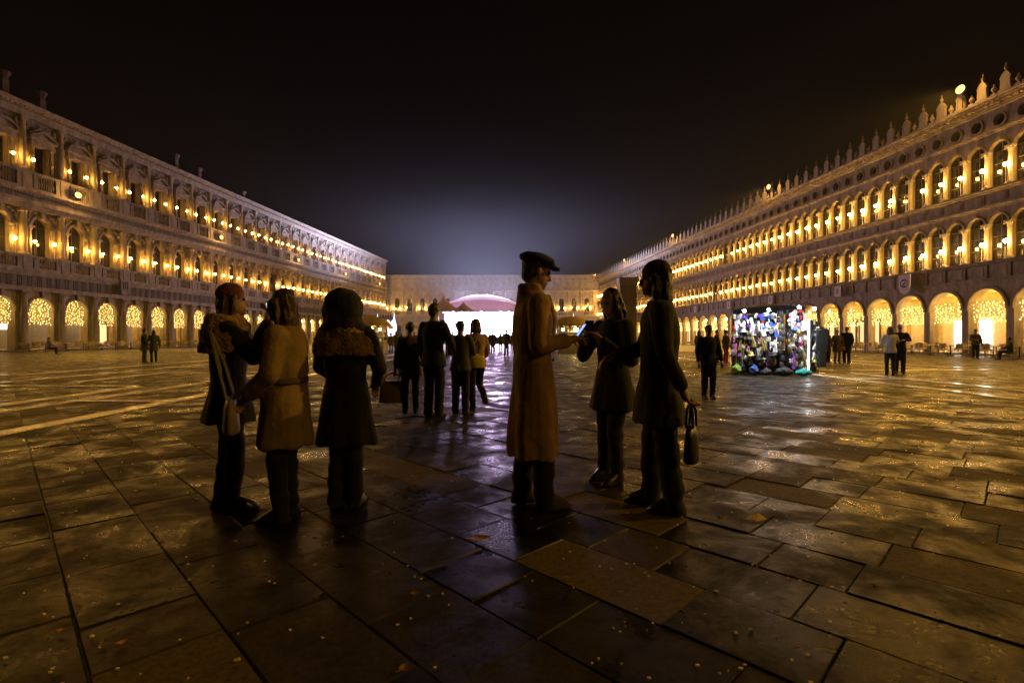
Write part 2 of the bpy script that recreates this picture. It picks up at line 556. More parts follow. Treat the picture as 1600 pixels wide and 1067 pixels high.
for nm, parts in (('entablature', [(5.5, 5.72, .42), (5.72, 5.86, .5), (5.862, 6.9, .36), (6.902, 7.05, .6), (7.052, 7.2, .78), (7.202, 7.4, .9)]),
                  ('entablature', [(13.0, 13.2, .5), (13.2, 13.42, .6), (13.422, 13.75, .72), (13.752, 14.3, .4), (14.302, 14.5, .7), (14.502, 14.7, .95)]),
                  ('entablature', [(21.25, 21.6, .5), (21.6, 21.72, .58), (21.722, 21.85, .48), (22.0, 22.15, .98), (22.152, 22.35, 1.1)])):
    entab(0, parts, xa - .3, xb).build(nm, S if nm else SD, left)
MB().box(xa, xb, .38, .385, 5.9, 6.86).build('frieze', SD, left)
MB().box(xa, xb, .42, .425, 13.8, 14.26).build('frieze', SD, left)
# triglyphs, modillions
tri = MB()
for kx in range(4):
    xx = -BL * (kx + .5) / 4
    for q in (-.16, 0, .16): tri.box(xx + q - .05, xx + q + .05, .384, .44, 5.9, 6.86)
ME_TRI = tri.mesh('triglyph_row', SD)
mod = MB()
for kx in range(9):
    xx = -BL * (kx + .5) / 9
    mod.box(xx - .11, xx + .11, .3, .92, 21.85, 22.0)
ME_MOD = mod.mesh('modillion_row', S)
den = MB()
for kx in range(14):
    xx = -BL * (kx + .5) / 14
    den.box(xx - .07, xx + .07, .36, .6, 14.16, 14.302)
ME_DEN = den.mesh('dentil_row', S)
roofL = MB()
roofL.prism([(0, 22.3), (-7, 24.3), (-14, 22.3)], 0, 1)
rf = MB()
for xx in (xa, xb): pass
rf.add([(xa, .6, 22.5), (xb, .6, 22.5), (xb, -7, 24.2), (xa, -7, 24.2), (xb, -14, 22.4), (xa, -14, 22.4)], [(0, 1, 2, 3), (3, 2, 4, 5)])
rf.build('roof', M['roof'], left)
# column prototypes (local origin on the wall line at the bay edge)
def column(zb, zt, r, y, kind):
    h = zt - zb
    mb = MB()
    prof = [(r * 1.35, 0), (r * 1.35, .1), (r * 1.2, .14), (r * 1.2, .22), (r, .28), (r * 1.02, h * .35), (r * .86, h - .45)]
    if kind == 'doric':
        prof += [(r * .86, h - .34), (r * 1.0, h - .3), (r * 1.25, h - .2)]
    elif kind == 'ionic':
        prof += [(r * .9, h - .38), (r * 1.2, h - .26), (r * 1.1, h - .2)]
    else:
        prof += [(r * .9, h - .55), (r * 1.05, h - .5), (r * 1.0, h - .35), (r * 1.3, h - .2), (r * 1.25, h - .16)]
    mb.lathe(prof, (0, y, zb), 12)
    mb.box(-r * 1.35, r * 1.35, y - r * 1.3, y + r * 1.35, zt - .18, zt - .002)
    if kind == 'ionic':
        for sx in (-1, 1):
            mb.cyl((sx * r * 1.2, y - r * 1.1, zt - .27), (sx * r * 1.2, y + r * 1.25, zt - .27), .13, n=8)
    mb.box(-r * 1.5, r * 1.5, -.05, y + r * 1.5, zb - .12, zb + .0015)
    mb.box(-.4, .4, -.05, .1, zb, zt)
    return mb.mesh('column', S, False)
ME_C0 = column(.12, 5.5, .33, .2, 'doric')
ME_C1 = column(8.78, 13.0, .31, .22, 'ionic')
ME_C2 = column(16.45, 21.25, .27, .22, 'corinthian')
def small_pair(mb, zb, zs, dx, r):
    for sx in (-1, 1):
        mb.lathe([(r * 1.4, 0), (r * 1.4, .1), (r, .18), (r * .85, zs - zb - .3), (r * 1.4, zs - zb - .12), (r * 1.5, zs - zb)], (sx * dx, .03, zb), 8)
        mb.box(sx * dx - r * 1.9, sx * dx + r * 1.9, -.25, .28, zs - .001, zs + .16)
sc1 = MB(); small_pair(sc1, 8.4, 11.4, 1.0, .14)
ME_SC = sc1.mesh('small_column', S, False)
av = MB(); av.arc_band(0, 11.55, .84, 1.08, -.02, .16, n=12)
av.box(-.16, .16, -.02, .36, 12.3, 13.0)
ME_AV = av.mesh('arch_moulding', S)
av0 = MB(); av0.arc_band(0, 3.75, 1.205, 1.42, -.02, .1, n=14); av0.box(-.17, .17, -.02, .34, 4.9, 5.5)
for sx in (-1, 1): av0.box(sx * 1.45 - .27, sx * 1.45 + .27, -.3, .13, 3.6, 3.78)
ME_AV0 = av0.mesh('arch_moulding', S)
# spandrel figures: reclining river gods reduced to flowing limbs
ME_SPS = []
for sx in (-1, 1):
    sp = MB()
    sp.ball((sx * 1.12, .12, 12.62), .15, .13, .17, 8, 6)
    sp.tube([(sx * 1.15, .12, 12.5), (sx * 1.28, .14, 12.15), (sx * 1.2, .12, 11.75)], [.17, .15, .08], 7)
    sp.tube([(sx * 1.08, .12, 12.45), (sx * .72, .14, 12.75), (sx * .45, .1, 12.88)], [.1, .08, .05], 6)
    sp.tube([(sx * 1.3, .1, 12.3), (sx * 1.42, .1, 12.7), (sx * 1.4, .1, 12.92)], [.1, .1, .05], 6)
    ME_SPS.append(sp.mesh('spandrel_figure', S, True))
def window_mesh(kind, w_, zb, zt, zs=None):
    mb = MB()
    y = 0
    if kind == 'arch':
        n = 12
        pts = [(-w_, zb), (w_, zb)] + [(w_ * math.cos(math.pi * k / n), zs + w_ * math.sin(math.pi * k / n)) for k in range(n + 1)]
        mb.prism(pts, y - .04, y)
    else:
        mb.prism([(-w_, zb), (w_, zb), (w_, zt), (-w_, zt)], y - .04, y)
    return mb.mesh('window', M['dark_glass'])
def frame_mesh(kind, w_, zb, zt, zs=None, t=.05, bars=2):
    mb = MB()
    y0, y1 = .003, .06
    top = zs if kind == 'arch' else zt
    for sx in (-1, 1): mb.box(sx * (w_ - t / 2) - t / 2, sx * (w_ - t / 2) + t / 2, y0, y1, zb, top)
    mb.box(-w_ + t, w_ - t, y0, y1, zb, zb + t)
    mb.box(-w_ + t, w_ - t, y0, y1, top - t, top)
    mb.box(-t / 2, t / 2, y0, y1 - .01, zb + t, top - t)
    for k in range(bars):
        z = zb + (top - zb) * (k + 1) / (bars + 1)
        mb.box(-w_ + t, w_ - t, y0, y1 - .02, z - .02, z + .02)
    if kind == 'arch':
        mb.arc_band(0, zs, w_ - t, w_, y0, y1, n=10)
        mb.box(-t / 2, t / 2, y0, y1 - .01, zs, zs + w_ - t)
    return mb.mesh('window_frame', M['wood_frame'])
ME_W1, ME_F1 = window_mesh('arch', .82, 7.5, 12.4, 11.55), frame_mesh('arch', .82, 7.5, 12.4, 11.55)
ME_W2, ME_F2 = window_mesh('rect', .62, 14.8, 19.0), frame_mesh('rect', .62, 14.8, 19.0)
# second-floor window surround + pediments
def surround():
    mb = MB()
    for sx in (-1, 1):
        mb.box(sx * .8 - .13, sx * .8 + .13, -.02, .2, 14.8, 18.95)
        mb.lathe([(.15, 0), (.15, .1), (.11, .16), (.1, 2.0), (.15, 2.2), (.16, 2.3)], (sx * .86, .26, 16.6), 8)
        mb.box(sx * .86 - .2, sx * .86 + .2, .02, .44, 18.9, 19.05)
    mb.box(-1.12, 1.12, -.02, .4, 19.05, 19.3)
    mb.box(-1.06, 1.06, -.02, .36, 19.302, 19.55)
    mb.box(-1.22, 1.22, -.02, .56, 19.552, 19.72)
    return mb.mesh('window_surround', S)
ME_SUR = surround()
pt = MB(); pt.prism([(-1.05, 19.722), (1.05, 19.722), (0, 20.3)], 0, .3)
for sx in (-1, 1): pt.prism([(sx * 1.24, 19.722), (sx * 1.24, 19.86), (0, 20.52), (0, 20.34)], .0, .58)
ME_PT = pt.mesh('triangular_pediment', S)
ps = MB()
import itertools
ra = 1.55
ps.prism([(-1.05, 19.722), (1.05, 19.722)] + [(1.05 * math.cos(t), 19.722 + .62 * math.sin(t)) for t in [math.pi * k / 10 for k in range(1, 10)]], 0, .3)
for k in range(10):
    t0, t1 = math.pi * k / 10, math.pi * (k + 1) / 10
    P = lambda a, b_, t: (a * math.cos(t), 19.722 + b_ * math.sin(t))
    ps.prism([P(1.08, .62, t0), P(1.24, .78, t0), P(1.24, .78, t1), P(1.08, .62, t1)], 0, .58)
ME_PS = ps.mesh('segmental_pediment', S)
ME_FGS = []   # reclining figures on each pediment
for sx in (-1, 1):
    fg = MB()
    fg.tube([(sx * .25, .3, 20.62), (sx * .6, .34, 20.5), (sx * .95, .34, 20.15)], [.14, .15, .1], 7)
    fg.ball((sx * .24, .32, 20.86), .1, .1, .12, 7, 5)
    fg.tube([(sx * .3, .3, 20.7), (sx * .5, .36, 20.95), (sx * .75, .3, 21.05)], [.07, .06, .04], 6)
    fg.tube([(sx * .9, .32, 20.2), (sx * 1.2, .3, 20.05)], [.1, .06], 6)
    fg.tube([(sx * 1.3, .1, 21.1), (sx * 1.2, .14, 20.7), (sx * 1.38, .1, 20.4)], [.09, .12, .06], 6)
    ME_FGS.append(fg.mesh('reclining_figure', S, True))
BAL = [(.075, 0), (.075, .06), (.045, .1), (.05, .16), (.09, .32), (.085, .42), (.045, .62), (.04, .74), (.075, .82), (.075, .9)]
def balustrade(z0, z1):
    """rail, plinth and balusters of one bay, between the pedestals"""
    mb = MB()
    h = z1 - z0
    s_ = (h - .4) / .9
    xl, xr = -BL + .52, -.52
    mb.box(xl, xr, .42, .76, z0, z0 + .18)
    mb.box(xl, xr, .38, .8, z1 - .22, z1 - .002)
    for xx in (xl + .2, xr - .2): mb.box(xx - .2, xx + .2, .44, .74, z0 + .181, z1 - .221)
    n = 7
    for k in range(n):
        xx = xl + .48 + (xr - xl - .96) * (k + .5) / n
        mb.lathe([(r * 1.1, z * s_) for r, z in BAL], (xx, .59, z0 + .18), 7)
    return mb.mesh('balustrade', S)
ME_B1, ME_B2 = balustrade(7.4, 8.7), balustrade(14.7, 16.35)
def pedestal(z0, z1):
    mb = MB()
    mb.box(-.48, .48, .1, .8, z0, z0 + .2)
    mb.box(-.42, .42, .1, .72, z0 + .201, z1 - .2)
    mb.box(-.48, .48, .1, .8, z1 - .199, z1)
    return mb.mesh('pedestal', S)
ME_P1, ME_P2 = pedestal(7.4, 8.7), pedestal(14.7, 16.35)
def pole_mesh(h, r=.022):
    mb = MB()
    mb.lathe([(.09, 0), (.09, .03), (r, .06), (r, h - .14), (.06, h - .13), (.06, h - .1)], (0, 0, 0), 6)
    return mb.mesh('lamp_pole', M['white_paint'])
ME_POLE1, ME_POLE2 = pole_mesh(2.55), pole_mesh(2.8)
def lamp_at(bld, x, y, zfoot, zglobe, pole):
    p = place('lamp', pole, bld, (x, y, zfoot))
    place('globe', ME_GLOBES[rlamp.choices((0, 1, 2, 3), (50, 28, 20, 2))[0]], p, (rlamp.uniform(-.04, .04), 0, zglobe - zfoot + rlamp.uniform(-.05, .05)))
gr = 0
for i in range(I0, I1 + 1):
    x = -i * BL
    place('column', ME_C0, left, (x, 0, 0))
    place('column', ME_C1, left, (x, 0, 0))
    place('column', ME_C2, left, (x, 0, 0))
    place('pedestal', ME_P1, left, (x, 0, 0))
    place('pedestal', ME_P2, left, (x, 0, 0))
    for sx in (-1, 1):
        if (i == I1 and sx < 0) or (i == I0 and sx > 0): continue
        lamp_at(left, x + sx * .24 * BL, .42, 7.45, 10.1, ME_POLE1)
        lamp_at(left, x + sx * .25 * BL, .32, 14.75, 17.6, ME_POLE2)
    if i == I1: break
    place('triglyph_row', ME_TRI, left, (x, 0, 0))
    place('modillion_row', ME_MOD, left, (x, 0, 0))
    place('dentil_row', ME_DEN, left, (x, 0, 0))
    place('balustrade', ME_B1, left, (x, 0, 0))
    place('balustrade', ME_B2, left, (x, 0, 0))
    xc = x - BL / 2
    place('arch_moulding', ME_AV0, left, (xc, 0, 0))
    place('arch_moulding', ME_AV, left, (xc, 0, 0))
    place('small_column', ME_SC, left, (xc, 0, 0))
    for m_ in ME_SPS: place('spandrel_figure', m_, left, (xc, 0, 0))
    wd = place('window', ME_W1, left, (xc, -.5, 0)); place('window_frame', ME_F1, wd)
    wd = place('window', ME_W2, left, (xc, -.45, 0)); place('window_frame', ME_F2, wd)
    place('window_surround', ME_SUR, left, (xc, 0, 0))
    if i % 2: place('segmental_pediment', ME_PS, left, (xc, 0, 0))
    else: place('triangular_pediment', ME_PT, left, (xc, 0, 0))
    for m_ in ME_FGS: place('reclining_figure', m_, left, (xc, 0, 0))
# shopfronts inside the left arcade
rs = random.Random(3)
shutter = MB()
shutter.box(-1.05, 1.05, -4.59, -4.5, .12, 2.7)
for k in range(12): shutter.box(-1.05, 1.05, -4.499, -4.47, .2 + k * .2, .33 + k * .2)
ME_SHUT = shutter.mesh('roller_shutter', M['grey_metal'])
sf = MB(); sf.box(-1.2, 1.2, -4.59, -4.54, 2.75, 3.25)
for sx in (-1.15, 0, 1.15): sf.box(sx - .06, sx + .06, -4.59, -4.4, .12, 2.75)
ME_SFR = sf.mesh('shop_front', M['wood_frame'])
si = MB(); si.box(-1.08, 1.08, -4.585, -4.56, .5, 2.7)
ME_SHOP = si.mesh('shop_window', glow('shop_window_glow', (1, .66, .26), 1.6))
sg = MB(); sg.box(-.85, .85, -4.3, -4.2, 2.0, 2.5)
ME_SIGN = sg.mesh('lit_sign', M['shop'])
for i in range(I0, I1):
    xc = -(i + .5) * BL
    if i in (0, 1, 2) or rs.random() < .35:
        place('roller_shutter', ME_SHUT, left, (xc, 0, 0))
    else:
        place('shop_front', ME_SFR, left, (xc, 0, 0)); place('shop_window', ME_SHOP, left, (xc, 0, 0))
    if i == 0: place('lit_sign', ME_SIGN, left, (xc + .1, 1.0, 0))

# flood lamps clamped to the second-floor ledge, hung shield
def flood_mesh():
    mb = MB()
    mb.box(-.2, .2, -.14, .06, -.16, .16)
    mb.box(-.04, .04, -.5, -.12, -.05, .05)
    mb.box(-.24, .24, .04, .08, .15, .19); 
    return mb.mesh('flood_lamp', M['black_metal'])
ME_FLOOD = flood_mesh()
ln = MB(); ln.ball((0, .1, 0), .34, .12, .28, 12, 8)
ME_LENS = ln.mesh('lens', M['flood'], True)
FL_W = 340
FL_S = 7000
for k, i in enumerate((-4.7, 1.2, 7.25, 13.25, 19.0, 25.0)):
    loc = Vector(PL0) + Matrix.Rotation(rzL, 3, 'Z') @ Vector((-i * BL, 1.28, 15.25))
    f = place('flood_lamp', ME_FLOOD, None, loc, (0, 0, rzL))
    tag(f, '%s flood lamp in view along the upper ledge of the left palace' % ordinal(k - 1) if k else 'flood lamp on the left palace ledge beyond the left picture edge', 'flood lamp', 'flood lamps on the left palace')
    place('lens', ME_LENS, f)
    light_point('flood_light', f, (0, .42, -.02), FL_W, (1, .5, .12), .16)
    light_spot('flood_beam', f, (0, .45, -.05), (0, 20, -24), FL_S * 1.6, (1, .53, .06), 90, .16)

# chimneys on the left roof
chs = MB()
chs.box(-.45, .45, -.45, .45, 0, 2.0)
chs.lathe([(.55, 2.0), (.55, 2.1), (.5, 2.15), (.85, 2.9), (.85, 3.05), (.6, 3.06)], (0, 0, 0), 8)
ME_CH = chs.mesh('chimney', M['roof'])
for px, zt in ((8, 25.9), (66, 25.6), (275, 25.7), (311, 25.3), (380, 24.9)):
    t = (800 - px) / 800.0
    D = 51.83 / (t + .0975)
    Xw = -t * D
    loc = Vector((Xw, D, zt - 3.06)) - Vector(PL0)
    q = Matrix.Rotation(-rzL, 3, 'Z') @ loc
    place('chimney', ME_CH, left, q + Vector((0, 0, 3.06 * .34)), None, (.66, .66, .66))

# ------------------------------------------------------------------ light curtains and pendant lamps
def curtain_mesh(shape, w_, z0, z1, n, seed):
    r_ = random.Random(seed)
    cords, bulbs = MB(), MB()
    xs = [-w_ + 2 * w_ * (k + .5) / 13 for k in range(13)]
    for x in xs:
        top = z1
        if shape == 'arch': top = z1 - w_ + math.sqrt(max(0, w_ * w_ - x * x)) - .05
        cords.cyl((x, 0, z0 + r_.uniform(0, .15)), (x, 0, top), .006, n=3)
    cords.cyl((-w_, 0, (z1 if shape != 'arch' else z1 - w_)), (w_, 0, (z1 if shape != 'arch' else z1 - w_)), .012, n=4)
    done = []
    for k in range(n * 6):
        if len(done) >= n: break
        x = r_.choice(xs) + r_.uniform(-.07, .07)
        top = z1
        if shape == 'arch': top = z1 - w_ + math.sqrt(max(0, w_ * w_ - min(x * x, w_ * w_))) - .05
        z = z0 + (top - z0) * r_.random()
        if any((x - q[0]) ** 2 + (z - q[1]) ** 2 < .021 for q in done): continue
        done.append((x, z))
        s_ = r_.uniform(.032, .05)
        y = r_.uniform(-.08, .08)
        bulbs.add([(x + s_, y, z), (x - s_, y, z), (x, y + s_, z), (x, y - s_, z), (x, y, z + s_ * 1.3), (x, y, z - s_ * 1.3)],
                  [(0, 2, 4), (2, 1, 4), (1, 3, 4), (3, 0, 4), (2, 0, 5), (1, 2, 5), (3, 1, 5), (0, 3, 5)])
    return cords.mesh('light_curtain', M['cord']), bulbs.mesh('bulbs', M['fairy'])
CUR_L = [curtain_mesh('arch', 1.12, 2.45, 4.95, 110, s_) for s_ in (1, 2, 3)]
CUR_R = [curtain_mesh('rect', 1.27, 2.3, 3.75, 120, s_) for s_ in (4, 5, 6)]
rod = MB(); rod.cyl((0, 0, .15), (0, 0, .9), .015, n=5); rod.lathe([(.09, .13), (.09, .2), (.03, .22)], (0, 0, 0), 8)
ME_ROD = rod.mesh('pendant_lamp', M['black_metal'])
def hang(base, rz, lx, ly, lz, me_pair, label, group):
    loc = Vector(base) + Matrix.Rotation(rz, 3, 'Z') @ Vector((lx, ly, lz))
    o = place('light_curtain', me_pair[0], None, loc, (0, 0, rz))
    tag(o, label, 'light curtain', group)
    b_ = place('bulbs', me_pair[1], o); b_['kind'] = 'stuff'
    return o
def pendant(base, rz, lx, ly, lz, label, group, me=None):
    loc = Vector(base) + Matrix.Rotation(rz, 3, 'Z') @ Vector((lx, ly, lz))
    o = place('pendant_lamp', ME_ROD, None, loc, (0, 0, rz))
    tag(o, label, 'pendant lamp', group)
    place('globe', me or ME_PEND, o)
k = 0
for i in range(-1, I1):
    xc = -(i + .5) * BL
    hang(PL0, rzL, xc, -.3, 0, CUR_L[i % 3], '%s arch-shaped light curtain from the near end of the left arcade' % ordinal(k), 'light curtains in the left arcade')
    pendant(PL0, rzL, xc, -2.2, 4.45, '%s pendant lamp from the near end inside the left arcade' % ordinal(k), 'pendant lamps in the left arcade')
    k += 1
# ------------------------------------------------------------------ right range: arcade, two rows of close arched windows, oculi, merlons
BR = 1.554
dirR = Vector((-.0763, 1, 0)).normalized()
outR = Vector((-dirR.y, dirR.x, 0))
PR0 = Vector((32.5, 33.8, 0)) - outR * .42
rzR = math.atan2(-outR.x, outR.y)
right = empty('right_palace', PR0, rzR)
tag(right, 'long old palace with two rows of arched windows and crenellated roofline at right', 'palace')
K0, K1 = -37, 72            # columns at k*BR; arch centres at odd k
SR, PR_ = M['old_stone'], M['old_pier']
xa, xb = K0 * BR, K1 * BR
wall = MB()
for k in range(K0, K1):
    x0_, x1_ = k * BR, (k + 1) * BR
    xc = (x0_ + x1_) / 2
    wall.arch_hole(x0_, x1_, 6.44, 10.05, xc, .62, 8.95, 6.46, 0, .26, 12)
    wall.arch_hole(x0_, x1_, 11.35, 15.25, xc, .62, 13.87, 11.37, 0, .26, 12)
    wall.round_hole(x0_, x1_, 15.25, 16.75, xc, 15.92, .38, 0, .3, 10)
ks = [k for k in range(K0, K1 + 1) if k % 2]
for k in ks[:-1] if ks[-1] == K1 else ks:
    xc = k * BR
    wall.arch_hole(xc - BR, xc + BR, 0, 5.1, xc, 1.3, 3.3, 0, .02, .7, 16)
wall.quad((xa, 0, 10.05), (xb, 0, 10.05), (xb, 0, 11.35), (xa, 0, 11.35))
wall.quad((xa, 0, 5.1), (xb, 0, 5.1), (xb, 0, 6.44), (xa, 0, 6.44))
wall.quad((xa, 0, 0), (xa, -12, 0), (xa, -12, 17), (xa, 0, 17))
wall.quad((xb, 0, 0), (xb, -12, 0), (xb, -12, 17), (xb, 0, 17))
wall.build('wall', SR, right)
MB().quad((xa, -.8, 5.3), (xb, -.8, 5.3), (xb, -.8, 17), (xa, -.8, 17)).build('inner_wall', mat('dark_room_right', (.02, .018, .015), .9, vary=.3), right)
arc = MB()
arc.quad((xa, -4.2, 0), (xb, -4.2, 0), (xb, -4.2, 4.9), (xa, -4.2, 4.9))
arc.quad((xa, -.7, 4.9), (xb, -.7, 4.9), (xb, -4.2, 4.9), (xa, -4.2, 4.9))
arc.build('arcade_wall', M['plaster'], right)
ME_TR = MB().box(-.25, .25, -4.1, -.69, 4.45, 4.895).mesh('arcade_ceiling_arch', M['plaster'])
for k in [q for q in ks if q > -9]: place('arcade_ceiling_arch', ME_TR, right, (k * BR + BR, 0, 0))
MB().box(xa, xb, -4.15, .5, -.03, .12).build('arcade_step', PR_, right)
def course(parts):
    mb = MB()
    for z0, z1, y1 in parts: mb.box(xa, xb, -.2, y1, z0, z1)
    return mb.build('string_course', SR, right)
course([(6.24, 6.34, .3), (6.342, 6.44, .5)])
course([(5.1, 5.2, .14), (5.201, 5.3, .2)])
course([(10.05, 10.15, .12), (10.151, 10.26, .2)])
course([(11.12, 11.24, .28), (11.242, 11.36, .48)])
course([(15.16, 15.25, .1), (15.251, 15.36, .18)])
course([(16.72, 16.85, .2), (16.851, 16.95, .3), (17.15, 17.28, .62), (17.281, 17.42, .72)])
# corbels under the cornice, relief panels on the two friezes
cb = MB()
for q in range(4):
    xx = BR * (q + .5) / 4
    cb.prism([(xx - .09, 16.95), (xx + .09, 16.95), (xx + .09, 17.15), (xx - .09, 17.15)], .1, .56)
ME_CORB = cb.mesh('corbel_row', SR)
pnl = MB()
pnl.box(.2, BR - .2, -.02, .06, 10.42, 10.98); pnl.box(.3, BR - .3, .06, .09, 10.52, 10.88)
ME_PANEL = pnl.mesh('frieze_panel', SR)
pn2 = MB()
pn2.box(.2, BR - .2, -.02, .06, 5.45, 6.12); pn2.box(-.1, .1, -.02, .12, 5.32, 6.22)
ME_PANEL2 = pn2.mesh('frieze_panel', SR)
# fluted piers between windows
def pier(zb, zt):
    mb = MB()
    h = zt - zb
    mb.box(-.2, .2, -.1, .2, zb, zb + .16)
    prof = [(.18, .16), (.18, .2), (.155, .26), (.14, h - .42), (.16, h - .4), (.15, h - .34), (.2, h - .16), (.24, h - .12)]
    mb.lathe(prof, (0, .05, zb), 14)
    mb.box(-.25, .25, -.1, .28, zt - .12, zt)
    for sx in (-1, 1): mb.ball((sx * .24, .2, zt - .2), .07, nu=6, nv=5)
    return mb.mesh('column', PR_)
ME_RC1, ME_RC2 = pier(6.44, 9.0), pier(11.36, 13.92)
def arch_trim(zs):
    mb = MB(); mb.arc_band(0, zs - .05, .622, .75, -.02, .09, n=12); mb.box(-.07, .07, -.02, .13, zs + .6, zs + .82)
    return mb.mesh('arch_moulding', SR)
ME_RA1, ME_RA2 = arch_trim(9.0), arch_trim(13.92)
ag = MB(); ag.arc_band(0, 3.3, 1.305, 1.5, .0, .12, n=16)
for sx in (-1, 1): ag.box(sx * 1.43 - .16, sx * 1.43 + .125, -.3, .16, 3.16, 3.32)
ME_RAG = ag.mesh('arch_moulding', SR)
oc = MB(); oc.arc_band(0, 15.92, .385, .5, -.01, .08, 0, 2 * math.pi, n=14)
ME_OC = oc.mesh('oculus_rim', SR)
og = MB(); og.prism([(.39 * math.cos(2 * math.pi * k / 14), 15.92 + .39 * math.sin(2 * math.pi * k / 14)) for k in range(14)], -.3, -.27)
ME_OG = og.mesh('oculus', M['dark_glass'])
ME_RW1, ME_RF1 = window_mesh('arch', .63, 6.46, 9.5, 8.95), frame_mesh('arch', .62, 6.46, 9.5, 8.95, .035, 2)
ME_RW2, ME_RF2 = window_mesh('arch', .63, 11.37, 14.5, 13.87), frame_mesh('arch', .62, 11.37, 14.5, 13.87, .035, 2)
# merlon: stepped shield with a finial, and a little urn between two merlons
ml = MB()
ml.box(-.42, .42, -.16, .16, 17.42, 17.62)
ml.prism([(-.34, 17.62), (.34, 17.62), (.3, 18.2), (.36, 18.35), (.28, 18.5), (.12, 18.72), (-.12, 18.72), (-.28, 18.5), (-.36, 18.35), (-.3, 18.2)], -.1, .1)
ml.lathe([(.1, 18.72), (.05, 18.8), (.11, 18.92), (.1, 19.02), (.03, 19.08), (.05, 19.15), (.02, 19.35)], (0, 0, 0), 8)
ME_ML = ml.mesh('merlon', SR)
ur = MB(); ur.box(-.16, .16, -.12, .12, 17.42, 17.6); ur.lathe([(.08, 17.6), (.06, 17.68), (.17, 17.86), (.13, 18.0), (.05, 18.06), (.08, 18.14), (.02, 18.24)], (0, 0, 0), 8)
ME_URN = ur.mesh('urn', SR)
rf = MB()
rf.add([(xa, -.3, 17.3), (xb, -.3, 17.3), (xb, -6, 18.6), (xa, -6, 18.6), (xb, -12, 17.2), (xa, -12, 17.2)], [(0, 1, 2, 3), (3, 2, 4, 5)])
rf.build('roof', M['roof'], right)
ME_RP = pole_mesh(1.14)
for k in range(-8, K1 + 1):
    x = k * BR
    place('column', ME_RC1, right, (x, 0, 0)); place('column', ME_RC2, right, (x, 0, 0))
    lamp_at(right, x, .42, 6.44, 7.62, ME_RP)
    lamp_at(right, x, .42, 11.36, 12.66, ME_RP)
    place('merlon', ME_ML, right, (x, .42, 0))
    if k % 2 and k < K1: place('arch_moulding', ME_RAG, right, (x, 0, 0))
    if k == K1: break
    xc = x + BR / 2
    place('urn', ME_URN, right, (xc, .42, 0))
    place('corbel_row', ME_CORB, right, (x, 0, 0))
    place('frieze_panel', ME_PANEL, right, (x, 0, 0)); place('frieze_panel', ME_PANEL2, right, (x, 0, 0))
    place('arch_moulding', ME_RA1, right, (xc, 0, 0)); place('arch_moulding', ME_RA2, right, (xc, 0, 0))
    o = place('oculus', ME_OG, right, (xc, 0, 0)); place('oculus_rim', ME_OC, o)
    wd = place('window', ME_RW1, right, (xc, -.24, 0)); place('window_frame', ME_RF1, wd)
    wd = place('window', ME_RW2, right, (xc, -.24, 0)); place('window_frame', ME_RF2, wd)
# shops behind the right arcade
cr = MB(); cr.box(-1.3, 1.3, -4.19, -4.1, .12, .45); cr.box(-1.3, 1.3, -4.19, -4.1, 2.75, 3.1)
for sx in (-1.3, -.45, .45, 1.3): cr.box(sx - .05, sx + .05, -4.19, -4.08, .45, 2.75)
ME_RSF = cr.mesh('shop_front', M['wood_frame'])
sw = MB(); sw.box(-1.25, 1.25, -4.185, -4.15, .45, 2.75)
ME_RSW = sw.mesh('shop_window', glow('shop_window_glow_right', (1, .68, .3), 1.3))
sd = MB(); sd.box(-.4, .4, -4.05, -3.98, .5, 2.55)
ME_RSD = sd.mesh('lit_shop_door', M['shop_white'])
pl = MB(); pl.box(-1.3, 1.3, -4.19, -4.12, .12, 2.9)
ME_RPL = pl.mesh('shop_panel', mat('pale_shop_panel', (.55, .48, .36), .6, vary=.2))
for n_, k in enumerate([q for q in ks if q > -9]):
    x = k * BR
    if k in (3, 5):
        place('shop_panel', ME_RPL, right, (x, 0, 0))
        place('lit_shop_door', ME_RSD, right, (x + (.75 if k == 3 else -.3), 0, 0))
    elif k == 1 or k == 7 or n_ % 4 == 0:
        place('shop_panel', ME_RPL, right, (x, 0, 0))
    else:
        place('shop_front', ME_RSF, right, (x, 0, 0)); place('shop_window', ME_RSW, right, (x, 0, 0))
n_ = 0
for k in ks:
    if k < -2 or k >= K1: continue
    x = k * BR
    hang(PR0, rzR, x, -.35, 0, CUR_R[k % 3], '%s square light curtain from the near end of the right arcade' % ordinal(n_), 'light curtains in the right arcade')
    pendant(PR0, rzR, x, -2.0, 4.0, '%s pendant lamp from the near end inside the right arcade' % ordinal(n_), 'pendant lamps in the right arcade', ME_PEND_R)
    n_ += 1
for n_, k in enumerate((1.66, 16.8, 35.3, 53.5, 71.3, -15.8, -33.4)):
    loc = Vector(PR0) + Matrix.Rotation(rzR, 3, 'Z') @ Vector((k * BR, .95, 18.75))
    f = place('flood_lamp', ME_FLOOD, None, loc, (0, 0, rzR))
    tag(f, '%s flood lamp in view along the roof edge of the right palace' % ordinal(n_) if n_ < 5 else ('flood lamp on the right palace roof beyond the right picture edge', 'flood lamp on the right palace roof behind the viewer')[n_ - 5], 'flood lamp', 'flood lamps on the right palace')
    br = MB().cyl((0, -.1, -1.3), (0, -.1, -.1), .04, n=6).build('bracket', M['black_metal'], f)
    place('lens', ME_LENS, f)
    light_point('flood_light', f, (0, .42, .05), FL_W * 1.3, (1, .5, .1), .16)
    light_spot('flood_beam', f, (0, .45, 0), (0, 20, -22), FL_S * 2.3, (1, .52, .055), 90, .16)

